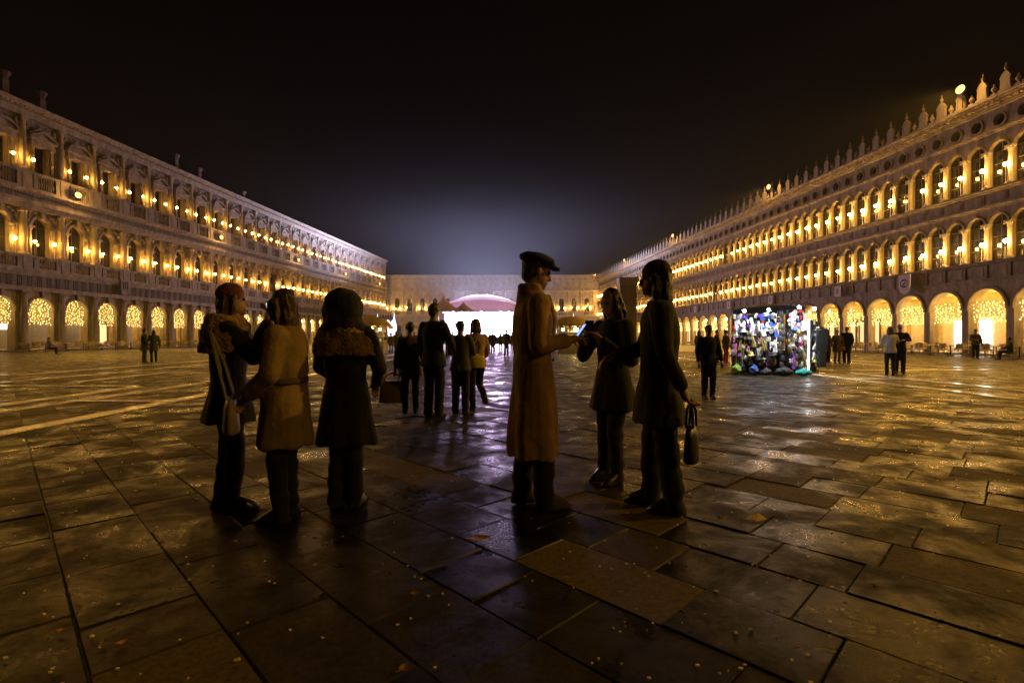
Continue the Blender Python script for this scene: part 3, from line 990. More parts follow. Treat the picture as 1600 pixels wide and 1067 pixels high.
# hanging banners and painted shields
bn = MB(); bn.box(-.42, .42, 0, .03, 5.15, 6.15)
cloth_w = mat('banner_cloth', (.7, .66, .7), .8, vary=.1)
ME_BAN = bn.mesh('banner', cloth_w)
bem = MB().box(-.12, .12, .031, .036, 5.4, 5.9)
ME_BEM = bem.mesh('emblem', mat('emblem_violet', (.3, .24, .36), .8, vary=.2))
for n_, k in enumerate((9.9, 17.1, 23.4, 30.2, 37.5)):
    loc = Vector(PR0) + Matrix.Rotation(rzR, 3, 'Z') @ Vector((k * BR, .52, 0))
    o = place('banner', ME_BAN, None, loc, (0, 0, rzR))
    tag(o, '%s white banner from the near end hanging below the first-floor ledge of the right palace' % ordinal(n_), 'banner', 'banners on the right palace')
    place('emblem', ME_BEM, o)
def shield(mb, w_, z0, z1):
    pts = [(-w_, z1), (-w_, z0 + .55), (-w_ * .8, z0 + .25), (-w_ * .4, z0 + .06), (0, z0), (w_ * .4, z0 + .06), (w_ * .8, z0 + .25), (w_, z0 + .55), (w_, z1)]
    mb.prism(pts, 0, .08)
    return pts
sh = MB(); shield(sh, .55, 4.75, 6.3)
loc = Vector(PR0) + Matrix.Rotation(rzR, 3, 'Z') @ Vector((4.95 * BR, .54, 0))
o = sh.build('shield', cloth_w, None, loc, (0, 0, rzR))
tag(o, 'large pale shield with a blue scroll emblem hanging on the right palace', 'shield')
emb = MB()
emb.arc_band(0, 5.6, .3, .37, .081, .1, 0, 2 * math.pi, n=18)
emb.tube([(.16, .1, 5.82), (-.05, .1, 5.86), (-.15, .1, 5.72), (.0, .1, 5.58), (.14, .1, 5.45), (.05, .1, 5.33), (-.16, .1, 5.36)], .045, 6)
emb.build('emblem', mat('emblem_blue', (.1, .1, .3), .6, vary=.2), o)
sh = MB(); shield(sh, .55, 5.85, 7.55)
loc = Vector(PL0) + Matrix.Rotation(rzL, 3, 'Z') @ Vector((-2.85 * BL, .95, 0))
o = sh.build('shield', M['istrian'], None, loc, (0, 0, rzL))
tag(o, 'pale stone shield with three upright bars hanging on the left palace frieze', 'shield')
emb = MB()
for q in (-.25, 0, .25): emb.box(q - .06, q + .06, .081, .13, 6.5, 7.35)
emb.box(-.42, .42, .081, .11, 6.32, 6.42)
emb.build('emblem', M['istrian_dark'], o)

# ------------------------------------------------------------------ far range closing the square
YF = 144.5
XF0, XF1 = -37.5, 24.0
far = empty('end_palace', (0, YF, 0), math.pi)        # local y = towards the viewer, local x = -world x
tag(far, 'palace closing the far end of the square with a tall plain attic and statues', 'palace')
SF = mat('far_stone', (.4, .375, .35), .8, vary=.35, scale=.9, bump=.2, bscale=5)
xa, xb = -XF1, -XF0
BF = 3.57
w0 = 800; xw = [-( (px - 800) / F * YF) for px in (620.4,)][0]
cs = []
x = xw
while x + BF < xb: x += BF
while x - BF / 2 > xa:
    cs.append(x); x -= BF
wall = MB()
for xc in cs:
    wall.arch_hole(xc - BF / 2, xc + BF / 2, 7.2, 14.0, xc, .68, 11.6, 7.6, 0, .5, 10)
    wall.arch_hole(xc - BF / 2, xc + BF / 2, 0, 6.0, xc, 1.2, 3.6, 0, 0, .8, 10)
hi, lo = max(cs) + BF / 2, min(cs) - BF / 2
for a, b_ in ((hi, xb + 3), (xa - 3, lo)): wall.quad((a, 0, 0), (b_, 0, 0), (b_, 0, 14), (a, 0, 14))
wall.quad((lo, 0, 6), (hi, 0, 6), (hi, 0, 7.2), (lo, 0, 7.2))
wall.build('wall', SF, far)
MB().box(xa - 3, xb + 3, -10, .15, 14.55, 18.4).build('attic', SF, far)
ap = MB(); ap.box(-.42, .42, .151, .34, 14.6, 18.39); ME_AP = ap.mesh('attic_pilaster', SF)
pq = MB(); pq.box(-1.1, 1.1, .151, .24, 15.2, 17.9); pq.box(-.9, .9, .24, .27, 15.4, 17.7); ME_PQ = pq.mesh('attic_panel', SF)
for xc in cs:
    place('attic_pilaster', ME_AP, far, (xc + BF / 2, 0, 0)); place('attic_panel', ME_PQ, far, (xc, 0, 0))
cn = MB()
for z0, z1, y1 in ((6.0, 6.25, .5), (6.95, 7.2, .8), (14.0, 14.25, .5), (14.251, 14.55, .95), (18.4, 18.75, .45)): cn.box(xa - 3, xb + 3, -.3, y1, z0, z1)
cn.build('cornice', SF, far)
MB().quad((xa - 3, -5, 0), (xb + 3, -5, 0), (xb + 3, -5, 6), (xa - 3, -5, 6)).build('arcade_wall', M['plaster'], far)
fw = window_mesh('arch', .68, 7.6, 12.3, 11.6); ff = frame_mesh('arch', .68, 7.6, 12.3, 11.6, .09, 3)
fcol = MB(); fcol.lathe([(.36, 8.6), (.36, 8.8), (.27, 8.9), (.23, 13.4), (.36, 13.75), (.38, 14.0)], (0, .25, 0), 10); fcol.box(-.45, .45, 0, .75, 7.2, 8.6)
ME_FC = fcol.mesh('column', SF)
st = MB(); st.box(-.3, .3, .1, .6, 14.55, 15.1); st.loft([((0, .35, 15.1), .3, .25), ((0, .35, 15.9), .22, .18), ((0, .35, 16.5), .3, .2), ((0, .35, 16.75), .1, .1)], 8); st.ball((0, .35, 16.95), .15, nu=7, nv=5)
ME_ST = st.mesh('statue', SF)
bl = MB(); bl.box(-BF / 2 + .46, BF / 2 - .46, .5, .7, 8.35, 8.55); bl.box(-BF / 2 + .46, BF / 2 - .46, .5, .7, 7.2, 7.4)
for q in range(9): bl.box(-1.15 + q * .28, -1.03 + q * .28, .53, .67, 7.4, 8.35)
ME_FB = bl.mesh('balustrade', SF)
for xc in cs:
    wd = place('window', fw, far, (xc, -.45, 0)); place('window_frame', ff, wd)
    place('column', ME_FC, far, (xc + BF / 2, 0, 0))
    place('statue', ME_ST, far, (xc + BF / 2, 0, 0))
    place('balustrade', ME_FB, far, (xc, 0, 0))
    for sx in (-1, 1): lamp_at(far, xc + sx * .85, .4, 7.4, 9.5, ME_POLE1)
place('column', ME_FC, far, (min(cs) - BF / 2, 0, 0))
rf = MB(); rf.box(xa - 3, xb + 3, -10.3, .1, 18.751, 18.9); rf.build('roof', M['roof'], far)
# ------------------------------------------------------------------ stage at the far end with its lit screen and pink canopy
STY = 100.0
sx0, sx1 = -13.9, 2.2
scx = (sx0 + sx1) / 2
stage = empty('stage', (scx, STY, 0))
tag(stage, 'open-air stage with a glaring white screen under a pink scalloped canopy', 'stage')
hw = (sx1 - sx0) / 2
MB().box(-hw - 1, hw + 1, -3, 7, 0, 1.2).build('deck', M['black_metal'], stage)
MB().box(-hw, hw, 5.6, 5.8, 1.3, 6.5).build('screen', glow('stage_screen', (.86, .74, 1.0), STAGE), stage)
pink = mat('pink_canvas', (.62, .5, .52), .7, vary=.12)
_n, _l = pink.node_tree.nodes, pink.node_tree.links
_t = _n.new('ShaderNodeBsdfTranslucent'); _t.inputs[0].default_value = (.72, .56, .64, 1)
_x = _n.new('ShaderNodeMixShader'); _x.inputs[0].default_value = .5
_l.new(_n['Principled BSDF'].outputs[0], _x.inputs[1]); _l.new(_t.outputs[0], _x.inputs[2]); _l.new(_x.outputs[0], _n['Material Output'].inputs[0])
for xx in (-hw - .3, hw + .3):
    for yy in (-2.2, 6.2):
        MB().box(xx - .18, xx + .18, yy - .18, yy + .18, 1.2, 6.7).build('tower', M['grey_metal'], stage)
cano = MB()
n = 14
vs, fs = [], []
for j in range(5):
    for k in range(n + 1):
        t = k / n
        x = -hw - .8 + (2 * hw + 1.6) * t
        z = 6.75 + 3.0 * math.sin(math.pi * t) ** .8 * math.sin(math.pi * (.18 + .64 * j / 4)) + .0
        vs.append((x, -3.2 + 10 * j / 4, z))
for j in range(4):
    for k in range(n): fs.append((j * (n + 1) + k, j * (n + 1) + k + 1, (j + 1) * (n + 1) + k + 1, (j + 1) * (n + 1) + k))
cano.add(vs, fs)
cano.prism([(-hw - .8 + (2 * hw + 1.6) * k / n, 6.75 + 3.0 * math.sin(math.pi * k / n) ** .8 * math.sin(math.pi * .18)) for k in range(n + 1)] + [(hw + .8, 6.45), (-hw - .8, 6.45)], -3.25, -3.2)
for k in range(14):
    xx = -hw - .8 + (2 * hw + 1.6) * (k + .5) / 14
    cano.arc_band(xx, 6.45, 0, .55, -3.27, -3.24, math.pi, 2 * math.pi, 6)
cano.build('canopy', pink, stage)
MB().lathe([(.12, 8.6), (.1, 10.6), (.05, 11.4)], (-.2, 1, 0), 6).build('mast', pink, stage)
sd = MB()
for sx in (-1, 1):
    sd.box(sx * (hw - .5) - .5, sx * (hw - .5) + .5, -1.5, -.7, 1.2, 4.6)
sd.build('loudspeaker_stack', M['black_metal'], stage)
lf = MB()
for k in range(9):
    xx = -hw + .9 + (2 * hw - 1.8) * k / 8
    lf.box(xx - .2, xx + .2, -2.1, -1.7, 5.9, 6.25)
lf.build('stage_light_row', M['black_metal'], stage)
le = MB()
for k in range(9):
    xx = -hw + .9 + (2 * hw - 1.8) * k / 8
    le.box(xx - .16, xx + .16, -2.14, -2.105, 5.94, 6.2)
le.build('stage_light_lens', glow('stage_lens', (.86, .72, 1.0), 60), stage)
light_spot('stage_wash', stage, (-3.2, -3.4, 6.3), (-16, -60, 8), SPOTW, (.82, .58, 1.0), 130, 2.5)
light_spot('stage_wash', stage, (3.2, -3.4, 6.3), (16, -60, 8), SPOTW, (.82, .58, 1.0), 130, 2.5)
for sx in (-1, 1): light_spot('sky_beam', stage, (sx * 4, 7.6, 7.4), (sx * 6, 5, 40), SKYW, (.62, .63, 1.0), 156, 1.2)

# two peaked pink side tents left of the stage
def peak_tent(x, y, w_, h0, h1, m, label):
    t = empty('peaked_tent', (x, y, 0)); tag(t, label, 'tent')
    mb = MB(); n = 12
    rings = []
    for j in range(7):
        q = j / 6
        r = w_ / 2 * (1 - q) ** 1.6 + .04
        rings.append(((0, 0, h0 + (h1 - h0) * q), r, r))
    mb.loft(rings, n)
    mb.build('canopy', m, t)
    for sx in (-1, 1):
        for sy in (-1, 1):
            MB().cyl((sx * w_ * .33, sy * w_ * .33, 0), (sx * w_ * .33, sy * w_ * .33, h0 + .05), .05, n=6).build('pole', M['white_paint'], t)
    return t
peak_tent(-9.6, 72, 4.6, 5.0, 7.2, pink, 'taller pink peaked tent between the stage canopy and the man in navy')
peak_tent(-7.0, 74, 3.4, 5.0, 6.5, pink, 'lower pink peaked tent beside the stage canopy')

# ------------------------------------------------------------------ glowing white egg lanterns and cone lanterns on stands
eggm = glow('lantern_white', (1, .86, .98), 1.7)
def egg(x, y, label):
    t = empty('egg_lantern', (x, y, 0)); tag(t, label, 'lantern', 'glowing white lanterns')
    MB().lathe([(.1, 1.5), (.38, 1.9), (.52, 2.5), (.46, 3.1), (.28, 3.5), (.06, 3.72)], (0, 0, 0), 12).build('shade', eggm, t, smooth=True)
    for sx in (-1, 1):
        MB().tube([(sx * .15, 0, 1.6), (sx * .42, 0, .9), (sx * .5, 0, 0)], [.12, .1, .08], 6).build('leg', eggm, t)
def cone(x, y, z0, z1, label, lean=0):
    t = empty('cone_lantern', (x, y, 0)); tag(t, label, 'lantern', 'glowing white lanterns')
    MB().lathe([(.3, z0), (.24, z0 + .25), (.12, (z0 + z1) / 2 + .1), (.02, z1)], (0, 0, 0), 8).build('shade', eggm, t)
    MB().cyl((0, 0, 0), (0, 0, z0 + .02), .04, n=6).build('pole', M['grey_metal'], t)
egg((606 - 800) / F * 72, 72, 'left one of the two glowing white egg-shaped lanterns by the left kiosk')
egg((614.5 - 800) / F * 72, 72, 'right one of the two glowing white egg-shaped lanterns by the left kiosk')
cone((590 - 800) / F * 75, 75, 3.0, 4.7, 'glowing white cone lantern above the domed left kiosk')
cone((616 - 800) / F * 75, 75, 2.9, 4.9, 'glowing white cone lantern above the egg-shaped lanterns')
cone((896 - 800) / F * 75, 75, 3.0, 4.8, 'glowing white cone lantern above the domed right kiosk')
cone((871 - 800) / F * 75, 75, 1.9, 3.6, 'slim white cone lantern just right of the man in the tan coat')

# ------------------------------------------------------------------ domed kiosks with warm lamps
def kiosk(x, y, label):
    t = empty('kiosk', (x, y, 0)); tag(t, label, 'kiosk')
    canm = mat('ochre_canvas', (.4, .3, .15), .8, vary=.2)
    mb = MB()
    mb.loft([((0, 0, 2.1), 1.6, 1.4), ((0, 0, 2.22), 1.58, 1.38), ((0, 0, 2.5), 1.3, 1.1), ((0, 0, 2.75), .85, .75), ((0, 0, 2.9), .3, .3)], 16)
    mb.build('canopy', canm, t)
    vl = MB()
    for k in range(16):
        a = 2 * math.pi * (k + .5) / 16
        vl.box(1.56 * math.cos(a) - .1, 1.56 * math.cos(a) + .1, 1.37 * math.sin(a) - .1, 1.37 * math.sin(a) + .1, 1.92, 2.11)
    vl.build('valance', canm, t)
    MB().box(-1.1, 1.1, -.75, .75, 0, .95).build('counter', mat('kiosk_counter', (.25, .2, .15), .6, vary=.3), t)
    sh_ = MB(); sh_.box(-1.1, 1.1, .6, .75, .951, 2.1); 
    for z in (1.25, 1.6): sh_.box(-1.05, 1.05, .25, .6, z, z + .04)
    sh_.build('shelf', M['wood_frame'], t)
    r_ = random.Random(int(x * 10))
    gd = MB()
    for k in range(40):
        xx, zz = r_.uniform(-1, 1), r_.choice([.952, 1.291, 1.641])
        yy = r_.uniform(-.6, .1) if zz < 1 else r_.uniform(.3, .5)
        h = r_.uniform(.08, .25)
        gd.box(xx - .05, xx + .05, yy - .05, yy + .05, zz, zz + h, k % 3)
    o = gd.build('goods', [mat('goods_a', (.5, .4, .2), .5, vary=.3), mat('goods_b', (.3, .1, .1), .5, vary=.3), mat('goods_c', (.6, .6, .55), .5, vary=.3)], t)
    o['kind'] = 'stuff'
    for sx in (-1, 1):
        MB().cyl((sx * 1.15, -.85, 0), (sx * 1.15, -.85, 2.12), .03, n=6).build('post', M['grey_metal'], t)
    for xx, s_ in ((.25, 1.4), (-.75, .8), (.9, .7)):
        b_ = MB(); b_.ball((xx, -.9, 1.85), .13 * s_, nu=8, nv=6); b_.build('lamp', M['kiosk_lamp'], t, smooth=True)
M['kiosk_lamp'] = glow('kiosk_lamp', (1, .66, .2), 90)
kiosk((580 - 800) / F * 40, 40, 'domed canvas kiosk with warm lamps, left of the white lanterns')
kiosk((893 - 800) / F * 40, 40, 'domed canvas kiosk with warm lamps, right of the man in the tan coat')

# white gable tent by the left arcade
t = empty('gable_tent', ((424 - 800) / F * 68, 68, 0), R(25)); tag(t, 'white gable tent with closed sides standing by the left arcade', 'tent')
tm = mat('white_tent_canvas', (.68, .64, .6), .8, vary=.12, bump=.1, bscale=2)
gb = MB(); gb.add([(-2.0, -2, 2.7), (2.0, -2, 2.7), (0, -2, 4.0), (-2.0, 2, 2.7), (2.0, 2, 2.7), (0, 2, 4.0)], [(0, 1, 2), (3, 5, 4), (0, 2, 5, 3), (1, 4, 5, 2), (0, 3, 4, 1)])
gb.build('roof', tm, t)
MB().box(-1.85, 1.85, 1.8, 1.86, 0, 2.695).build('side_panel', tm, t); MB().box(-1.86, -1.8, -1.8, 1.799, 0, 2.695).build('side_panel', tm, t)
MB().box(-1.799, -.2, -1.86, -1.8, 0, 2.695).build('side_panel', tm, t)
for sx in (-1, 1):
    for sy in (-1, 1): MB().cyl((sx * 1.9, sy * 1.9, 0), (sx * 1.9, sy * 1.9, 2.7), .05, n=6).build('pole', M['grey_metal'], t)

# tan market awning in front of the far range
t = empty('market_stand', ((643 - 800) / F * 58, 58, 0)); tag(t, 'small market stand under a sloping tan awning behind the woman with the tan bag', 'market stand')
MB().add([(-.95, -.9, 2.55), (.95, -.9, 2.2), (.95, .9, 2.55), (-.95, .9, 2.95), (-.95, -.9, 2.5), (.95, -.9, 2.15), (.95, .9, 2.5), (-.95, .9, 2.9)],
         [(0, 1, 2, 3), (7, 6, 5, 4), (0, 4, 5, 1), (1, 5, 6, 2), (2, 6, 7, 3), (3, 7, 4, 0)]).build('awning', mat('tan_awning', (.4, .34, .2), .8, vary=.2), t)
for sx in (-1, 1):
    for sy in (-1, 1): MB().cyl((sx * .85, sy * .8, 0), (sx * .85, sy * .8, 2.4), .035, n=6).build('pole', M['grey_metal'], t)
MB().box(-.8, .8, -.5, .5, 0, .9).build('counter', M['wood_frame'], t)

# beige pillar with a pale capital behind the two dark figures on the right
t = empty('pillar_sign', ((980 - 800) / F * 30, 30, 0)); tag(t, 'square beige advertising pillar with a pale cap behind the two dark figures', 'advertising pillar')
pm = mat('beige_pillar', (.42, .34, .24), .7, vary=.15, scale=1.2)
MB().box(-.48, .48, -.3, .3, .3, 4.25).build('shaft', pm, t)
MB().box(-.56, .56, -.38, .38, 0, .299).build('base', M['old_pier'], t)
mb = MB(); mb.box(-.52, .52, -.36, .36, 4.251, 4.4); mb.box(-.56, .56, -.4, .4, 4.401, 4.72); mb.build('cap', mat('pale_cap', (.6, .5, .35), .6, vary=.1), t)

# many-armed lamp posts beside the lanterns
def candelabra(x, y, label):
    t = empty('lamp_post', (x, y, 0)); tag(t, label, 'lamp post')
    MB().lathe([(.28, 0), (.28, .5), (.16, .7), (.09, 1.2), (.07, 4.6), (.12, 4.7), (.05, 4.9)], (0, 0, 0), 8).build('post', M['black_metal'], t)
    for k in range(5):
        xx = -.9 + .45 * k
        mb = MB(); mb.tube([(0, 0, 4.5), (xx * .6, 0, 4.45), (xx, 0, 4.7)], .03, 5); mb.lathe([(.06, 4.7), (.14, 4.9), (.12, 5.0), (.03, 5.05)], (xx, 0, 0), 7)
        mb.build('arm', M['black_metal'], t)
candelabra((607 - 800) / F * 88, 88, 'unlit many-armed iron lamp post above the white lanterns')

# ------------------------------------------------------------------ cafe terraces
cane = mat('cream_cane', (.62, .54, .36), .65, vary=.3, scale=30)
alu = mat('chair_tube', (.32, .26, .16), .35, metal=.8, vary=.2)
def make_chair():
    t = empty('cafe_chair')
    seat = MB(); seat.loft([((0, 0, .43), .2, .2), ((0, 0, .47), .215, .21)], 10); seat.build('seat', cane, t)
    bk = MB()
    for k in range(7):
        a0, a1 = R(200 + k * 20), R(220 + k * 20)
        P = lambda a, r: (r * math.cos(a), r * math.sin(a) * 1.02)
        p = [P(a0, .23), P(a1, .23), P(a1, .25), P(a0, .25)]
        bk.add([(x, y, z) for z in (.52, .82) for x, y in p], [(0, 1, 5, 4), (1, 2, 6, 5), (2, 3, 7, 6), (3, 0, 4, 7), (0, 3, 2, 1), (4, 5, 6, 7)])
    bk.build('backrest', cane, t)
    rail = MB()
    rail.tube([(.26 * math.cos(R(a)), .26 * math.sin(R(a)), .66 + (.2 if 200 <= a <= 340 else 0)) for a in range(160, 381, 20)], .012, 5)
    rail.build('arm_rail', alu, t)
    for sx in (-1, 1):
        for sy in (-1, 1):
            MB().cyl((sx * .23, sy * .22, 0), (sx * .17, sy * .16, .46 if sy > 0 else .66), .012, n=5).build('leg', alu, t)
    return t
def make_table():
    t = empty('cafe_table')
    MB().lathe([(.36, .7), (.36, .73)], (0, 0, 0), 14).build('tabletop', mat('table_top', (.62, .55, .42), .45, vary=.15), t)
    mb = MB(); mb.cyl((0, 0, .06), (0, 0, .7), .03, n=6); mb.lathe([(.22, 0), (.2, .03), (.03, .08)], (0, 0, 0), 10); mb.build('pedestal', M['black_metal'], t)
    return t
ch0, tb0 = make_chair(), make_table()
used = [False, False]
def put(proto, flag, loc, rz):
    if not used[flag]:
        used[flag] = True
        proto.location = loc; proto.rotation_euler = (0, 0, rz); return proto
    return copy_tree(proto, None, loc, rz)
rt = random.Random(21)
def terrace(base, rz, xs, ys, side, rowword):
    """ys: distances of the table rows out from the facade"""
    nC = nT = 0
    for r_i, y in enumerate(ys):
        for x in xs:
            jx = x + rt.uniform(-.12, .12)
            c = Vector(base) + Matrix.Rotation(rz, 3, 'Z') @ Vector((jx, y, 0))
            o = put(tb0, 1, c, rz)
            tag(o, '%s round cafe table from the near end, %s row of the %s terrace' % (ordinal(xs.index(x)), rowword[r_i], side), 'table', 'cafe tables on the %s terrace' % side)
            for q, (dx, dy, a) in enumerate(((-.55, 0, -90), (.55, 0, 90), (0, .55, 180))):
                if q == 2 and rt.random() < .25: continue
                c2 = Vector(base) + Matrix.Rotation(rz, 3, 'Z') @ Vector((jx + dx + rt.uniform(-.05, .05), y + dy + rt.uniform(-.05, .05), 0))
                o = put(ch0, 0, c2, rz + R(a + rt.uniform(-20, 20)))
                tag(o, 'cane chair %s %s table of %s row, %s terrace' % (('near side of', 'far side of', 'in front of')[q] if side == 'right' else ('far side of', 'near side of', 'in front of')[q],
                    ordinal(xs.index(x)), rowword[r_i], side), 'chair', 'cane chairs on the %s terrace' % side)
xsR = [-3.8 + 1.5 * k for k in range(11)]
terrace(PR0, rzR, xsR, (2.0, 3.6), 'right', ('back', 'front'))
xsL = [1.2 - 1.75 * k for k in range(14)]
terrace(PL0, rzL, xsL, (2.2, 3.8), 'left', ('back', 'front'))
# ------------------------------------------------------------------ people
class Vol(MB):
    """closed volumes that a voxel remesh melts into one surface"""
    def limb(s, pts, rad, n=10, flat=1.0):
        for i in range(len(pts) - 1):
            s.cyl(pts[i], pts[i + 1], rad[i], rad[i + 1], n)
        for p, r in zip(pts, rad): s.ball(p, r, nu=n, nv=6)
        return s
TS = bpy.data.scenes.new('workshop')      # a bare scene to melt volumes in, removed at the end
def melt(mb, name, mats, voxel, smooth_it=2, parent=None, disp=None):
    me = bpy.data.meshes.new(name + '_tmp')
    me.from_pydata(mb.v, [], mb.f)
    o = bpy.data.objects.new(name + '_tmp', me)
    TS.collection.objects.link(o)
    md = o.modifiers.new('r', 'REMESH'); md.mode = 'VOXEL'; md.voxel_size = voxel; md.use_smooth_shade = True
    if smooth_it:
        ms = o.modifiers.new('s', 'SMOOTH'); ms.iterations = smooth_it; ms.factor = .5
    TS.view_layers[0].update()
    dg = TS.view_layers[0].depsgraph
    out = bpy.data.meshes.new_from_object(o.evaluated_get(dg))
    bpy.data.objects.remove(o); bpy.data.meshes.remove(me)
    out.name = name
    out.materials.clear()
    for m in (mats if isinstance(mats, (list, tuple)) else [mats]): out.materials.append(m)
    if disp:
        cs = [v.co.copy() for v in out.vertices]
        ns = [v.normal.copy() for v in out.vertices]
        flat = []
        for c_, n_ in zip(cs, ns): flat.extend(disp(c_, n_))
        out.vertices.foreach_set('co', flat)
        out.update()
    out.polygons.foreach_set('use_smooth', [True] * len(out.polygons))
    return place(name, out, parent)

def fabric(name, c, rough=.85, vary=.25):
    return mat(name, c, rough, vary=vary, scale=9, bump=.25, bscale=60, sheen=.04)
SKIN = mat('skin', (.33, .2, .145), .5, vary=.12, scale=14)
SHOE = mat('shoe_leather', (.02, .018, .016), .35, vary=.3)
HAIRS = dict(dark=mat('hair_dark', (.02, .015, .012), .5, vary=.4, scale=30, bump=.4, bscale=70), brown=mat('hair_brown', (.07, .04, .022), .5, vary=.4, scale=30, bump=.4, bscale=70),
             grey=mat('hair_grey', (.2, .19, .18), .6, vary=.3, scale=30))
EYE = mat('eye', (.02, .015, .015), .15)
CLOTH = {}
def cl(c):
    if c not in CLOTH:
        CLOTH[c] = fabric('cloth_%d' % len(CLOTH), PAL[c])
    return CLOTH[c]
PAL = dict(maroon=(.12, .03, .025), black=(.0055, .0055, .006), navy=(.01, .012, .018), tan=(.36, .22, .105), camel=(.23, .165, .1), fur=(.26, .17, .09), white=(.62, .56, .5), grey=(.09, .09, .095), pink=(.4, .24, .24),
           green=(.07, .085, .035), red=(.32, .035, .03), yellow=(.55, .48, .04), brown=(.09, .055, .03), darkgreen=(.009, .013, .01), teal=(.03, .2, .2), beige=(.4, .33, .24), jean=(.03, .04, .06))

def person(label, loc, face, H=1.72, vox=.011, arms=None, legs=None, top=('jacket', 'black'), bottom='black', hair=('short', 'dark'), hat=None, hem=.8, flare=.05,
           lean=0.0, head_turn=0.0, head_nod=0.0, collar=None, fem=False, hood=None, group=None, seated=False, shoe=None, sleeve=None, belt=False, details=False, slim=0.0, bulk=0.0):
    """local axes: +y is where the person faces, +x the right hand; face is the world heading of +y in degrees (0 = away from the camera)"""
    s = H / 1.75
    fine = vox < .015
    sw = .185 if not fem else .165
    hipw = .095
    root_rz = R(-face)
    hz_ = .93 if not seated else .47
    L = lambda x, y, z: Vector((x, y + (lean * max(0, z - hz_)), z)) * s
    dz = 0 if not seated else -.46
    A = dict(r=[(.27, .0, 1.13), (.27, .1, .9)], l=[(-.27, .0, 1.13), (-.27, .1, .9)])
    if arms: A.update(arms)
    G = dict(r=[(.1, .03, .5), (.1, 0, .09)], l=[(-.1, .03, .5), (-.1, 0, .09)])
    if legs: G.update(legs)
    body = Vol()
    # head
    hc = L(0, .03, 1.63 + dz)
    rotH = Matrix.Rotation(R(-head_turn), 3, 'Z') @ Matrix.Rotation(R(-head_nod), 3, 'X')
    def HP(x, y, z): return hc + rotH @ (Vector((x, y, z)) * s)
    body.ball(HP(0, -.008, .03), .074 * s, .094 * s, .092 * s, 14, 10, rot=rotH)
    body.ball(HP(0, .022, -.045), .057 * s, .066 * s, .072 * s, 12, 8, rot=rotH)
    body.ball(HP(0, .06, -.09), .03 * s, .03 * s, .025 * s, 10, 6, rot=rotH)
    if fine:
        body.limb([HP(0, .085, .015), HP(0, .103, -.028)], [.012 * s, .016 * s], 8)
        body.limb([HP(-.035, .082, .03), HP(.035, .082, .03)], [.013 * s, .013 * s], 8)
        body.limb([HP(-.02, .084, -.062), HP(.02, .084, -.062)], [.011 * s, .011 * s], 8)
        for sx in (-1, 1): body.ball(HP(sx * .076, -.005, -.005), .012 * s, .022 * s, .032 * s, 8, 6, rot=rotH)
    body.limb([L(0, -.01, 1.44 + dz), HP(0, -.015, -.05)], [.062 * s, .054 * s])
    # trunk
    tk = lambda z, rx, ry, y=0: (L(0, y, z + dz), rx * s, ry * s)
    k_ = .92 if fem else 1.0
    body.loft([tk(.82, .13, .1), tk(.92, .165, .115), tk(1.05, .135 * k_, .095), tk(1.2, .155 * k_, .11), tk(1.33, .175 * k_, .115), tk(1.42, .15 * k_, .09), tk(1.47, .07, .065)], 16)
    # arms, hands
    hands = []
    for sd_, sx in (('r', 1), ('l', -1)):
        sh_ = L(sx * sw, 0, 1.405 + dz)
        el, wr = (L(p[0], p[1], p[2] + dz) for p in A[sd_][:2])
        A[sd_ + 'j'] = (sh_, el, wr)
        body.limb([sh_, (sh_ + el) / 2, el, (el * .6 + wr * .4), wr], [x * s for x in (.056, .05, .042, .043, .028)])
        d = (wr - el).normalized()
        if len(A[sd_]) > 2: d = Vector(A[sd_][2]).normalized()
        side = d.cross(Vector((0, 0, 1)) if abs(d.z) < .8 else Vector((0, 1, 0))).normalized()
        up = side.cross(d).normalized()
        pc = wr + d * .055 * s
        if fine:
            body.limb([wr, wr + d * .05 * s, wr + d * .085 * s], [.026 * s, .03 * s, .027 * s], 8)
            for q in (-1.5, -.5, .5, 1.5):
                b0 = wr + d * .08 * s + side * q * .019 * s
                ln_ = (.085, .095, .088, .07)[int(q + 1.5)] * s
                b1 = b0 + d * ln_ * .5 - up * .008 * s
                b2 = b1 + d * ln_ * .3 - up * ln_ * .35
                b3 = b2 + d * ln_ * .05 - up * ln_ * .3
                body.limb([b0, b1, b2, b3], [.0095 * s, .009 * s, .0085 * s, .0075 * s], 7)
            t0 = wr + d * .025 * s - side * .02 * s * sx
            body.limb([t0, t0 + d * .03 * s - side * .03 * s * sx, t0 + d * .065 * s - side * .035 * s * sx - up * .015 * s], [.014 * s, .011 * s, .009 * s], 7)
        else:
            body.limb([wr, wr + d * .1 * s, wr + d * .16 * s - up * .03 * s], [.034 * s, .04 * s, .03 * s], 8)
        hands.append(wr + d * .1 * s)
    # legs
    for sd_, sx in (('r', 1), ('l', -1)):
        hp = L(sx * hipw, 0, .92 + dz)
        kn, an = (Vector(p) * s for p in G[sd_][:2])
        G[sd_ + 'j'] = (hp, kn, an)
        body.limb([hp, (hp + kn) / 2, kn, kn * .7 + an * .3 + Vector((0, -.012, 0)), an], [x * s for x in (.088, .075, .056, .054, .036)])
        body.limb([an, an + Vector((0, .1, -.05)) * s], [.038 * s, .03 * s])
    p = melt(body, 'person', SKIN, vox, 1)
    if fine:
        for sx in (-1, 1):
            MB().ball(HP(sx * .032, .079, .012), .0135 * s, nu=8, nv=6).build('eye', EYE, p, smooth=True)
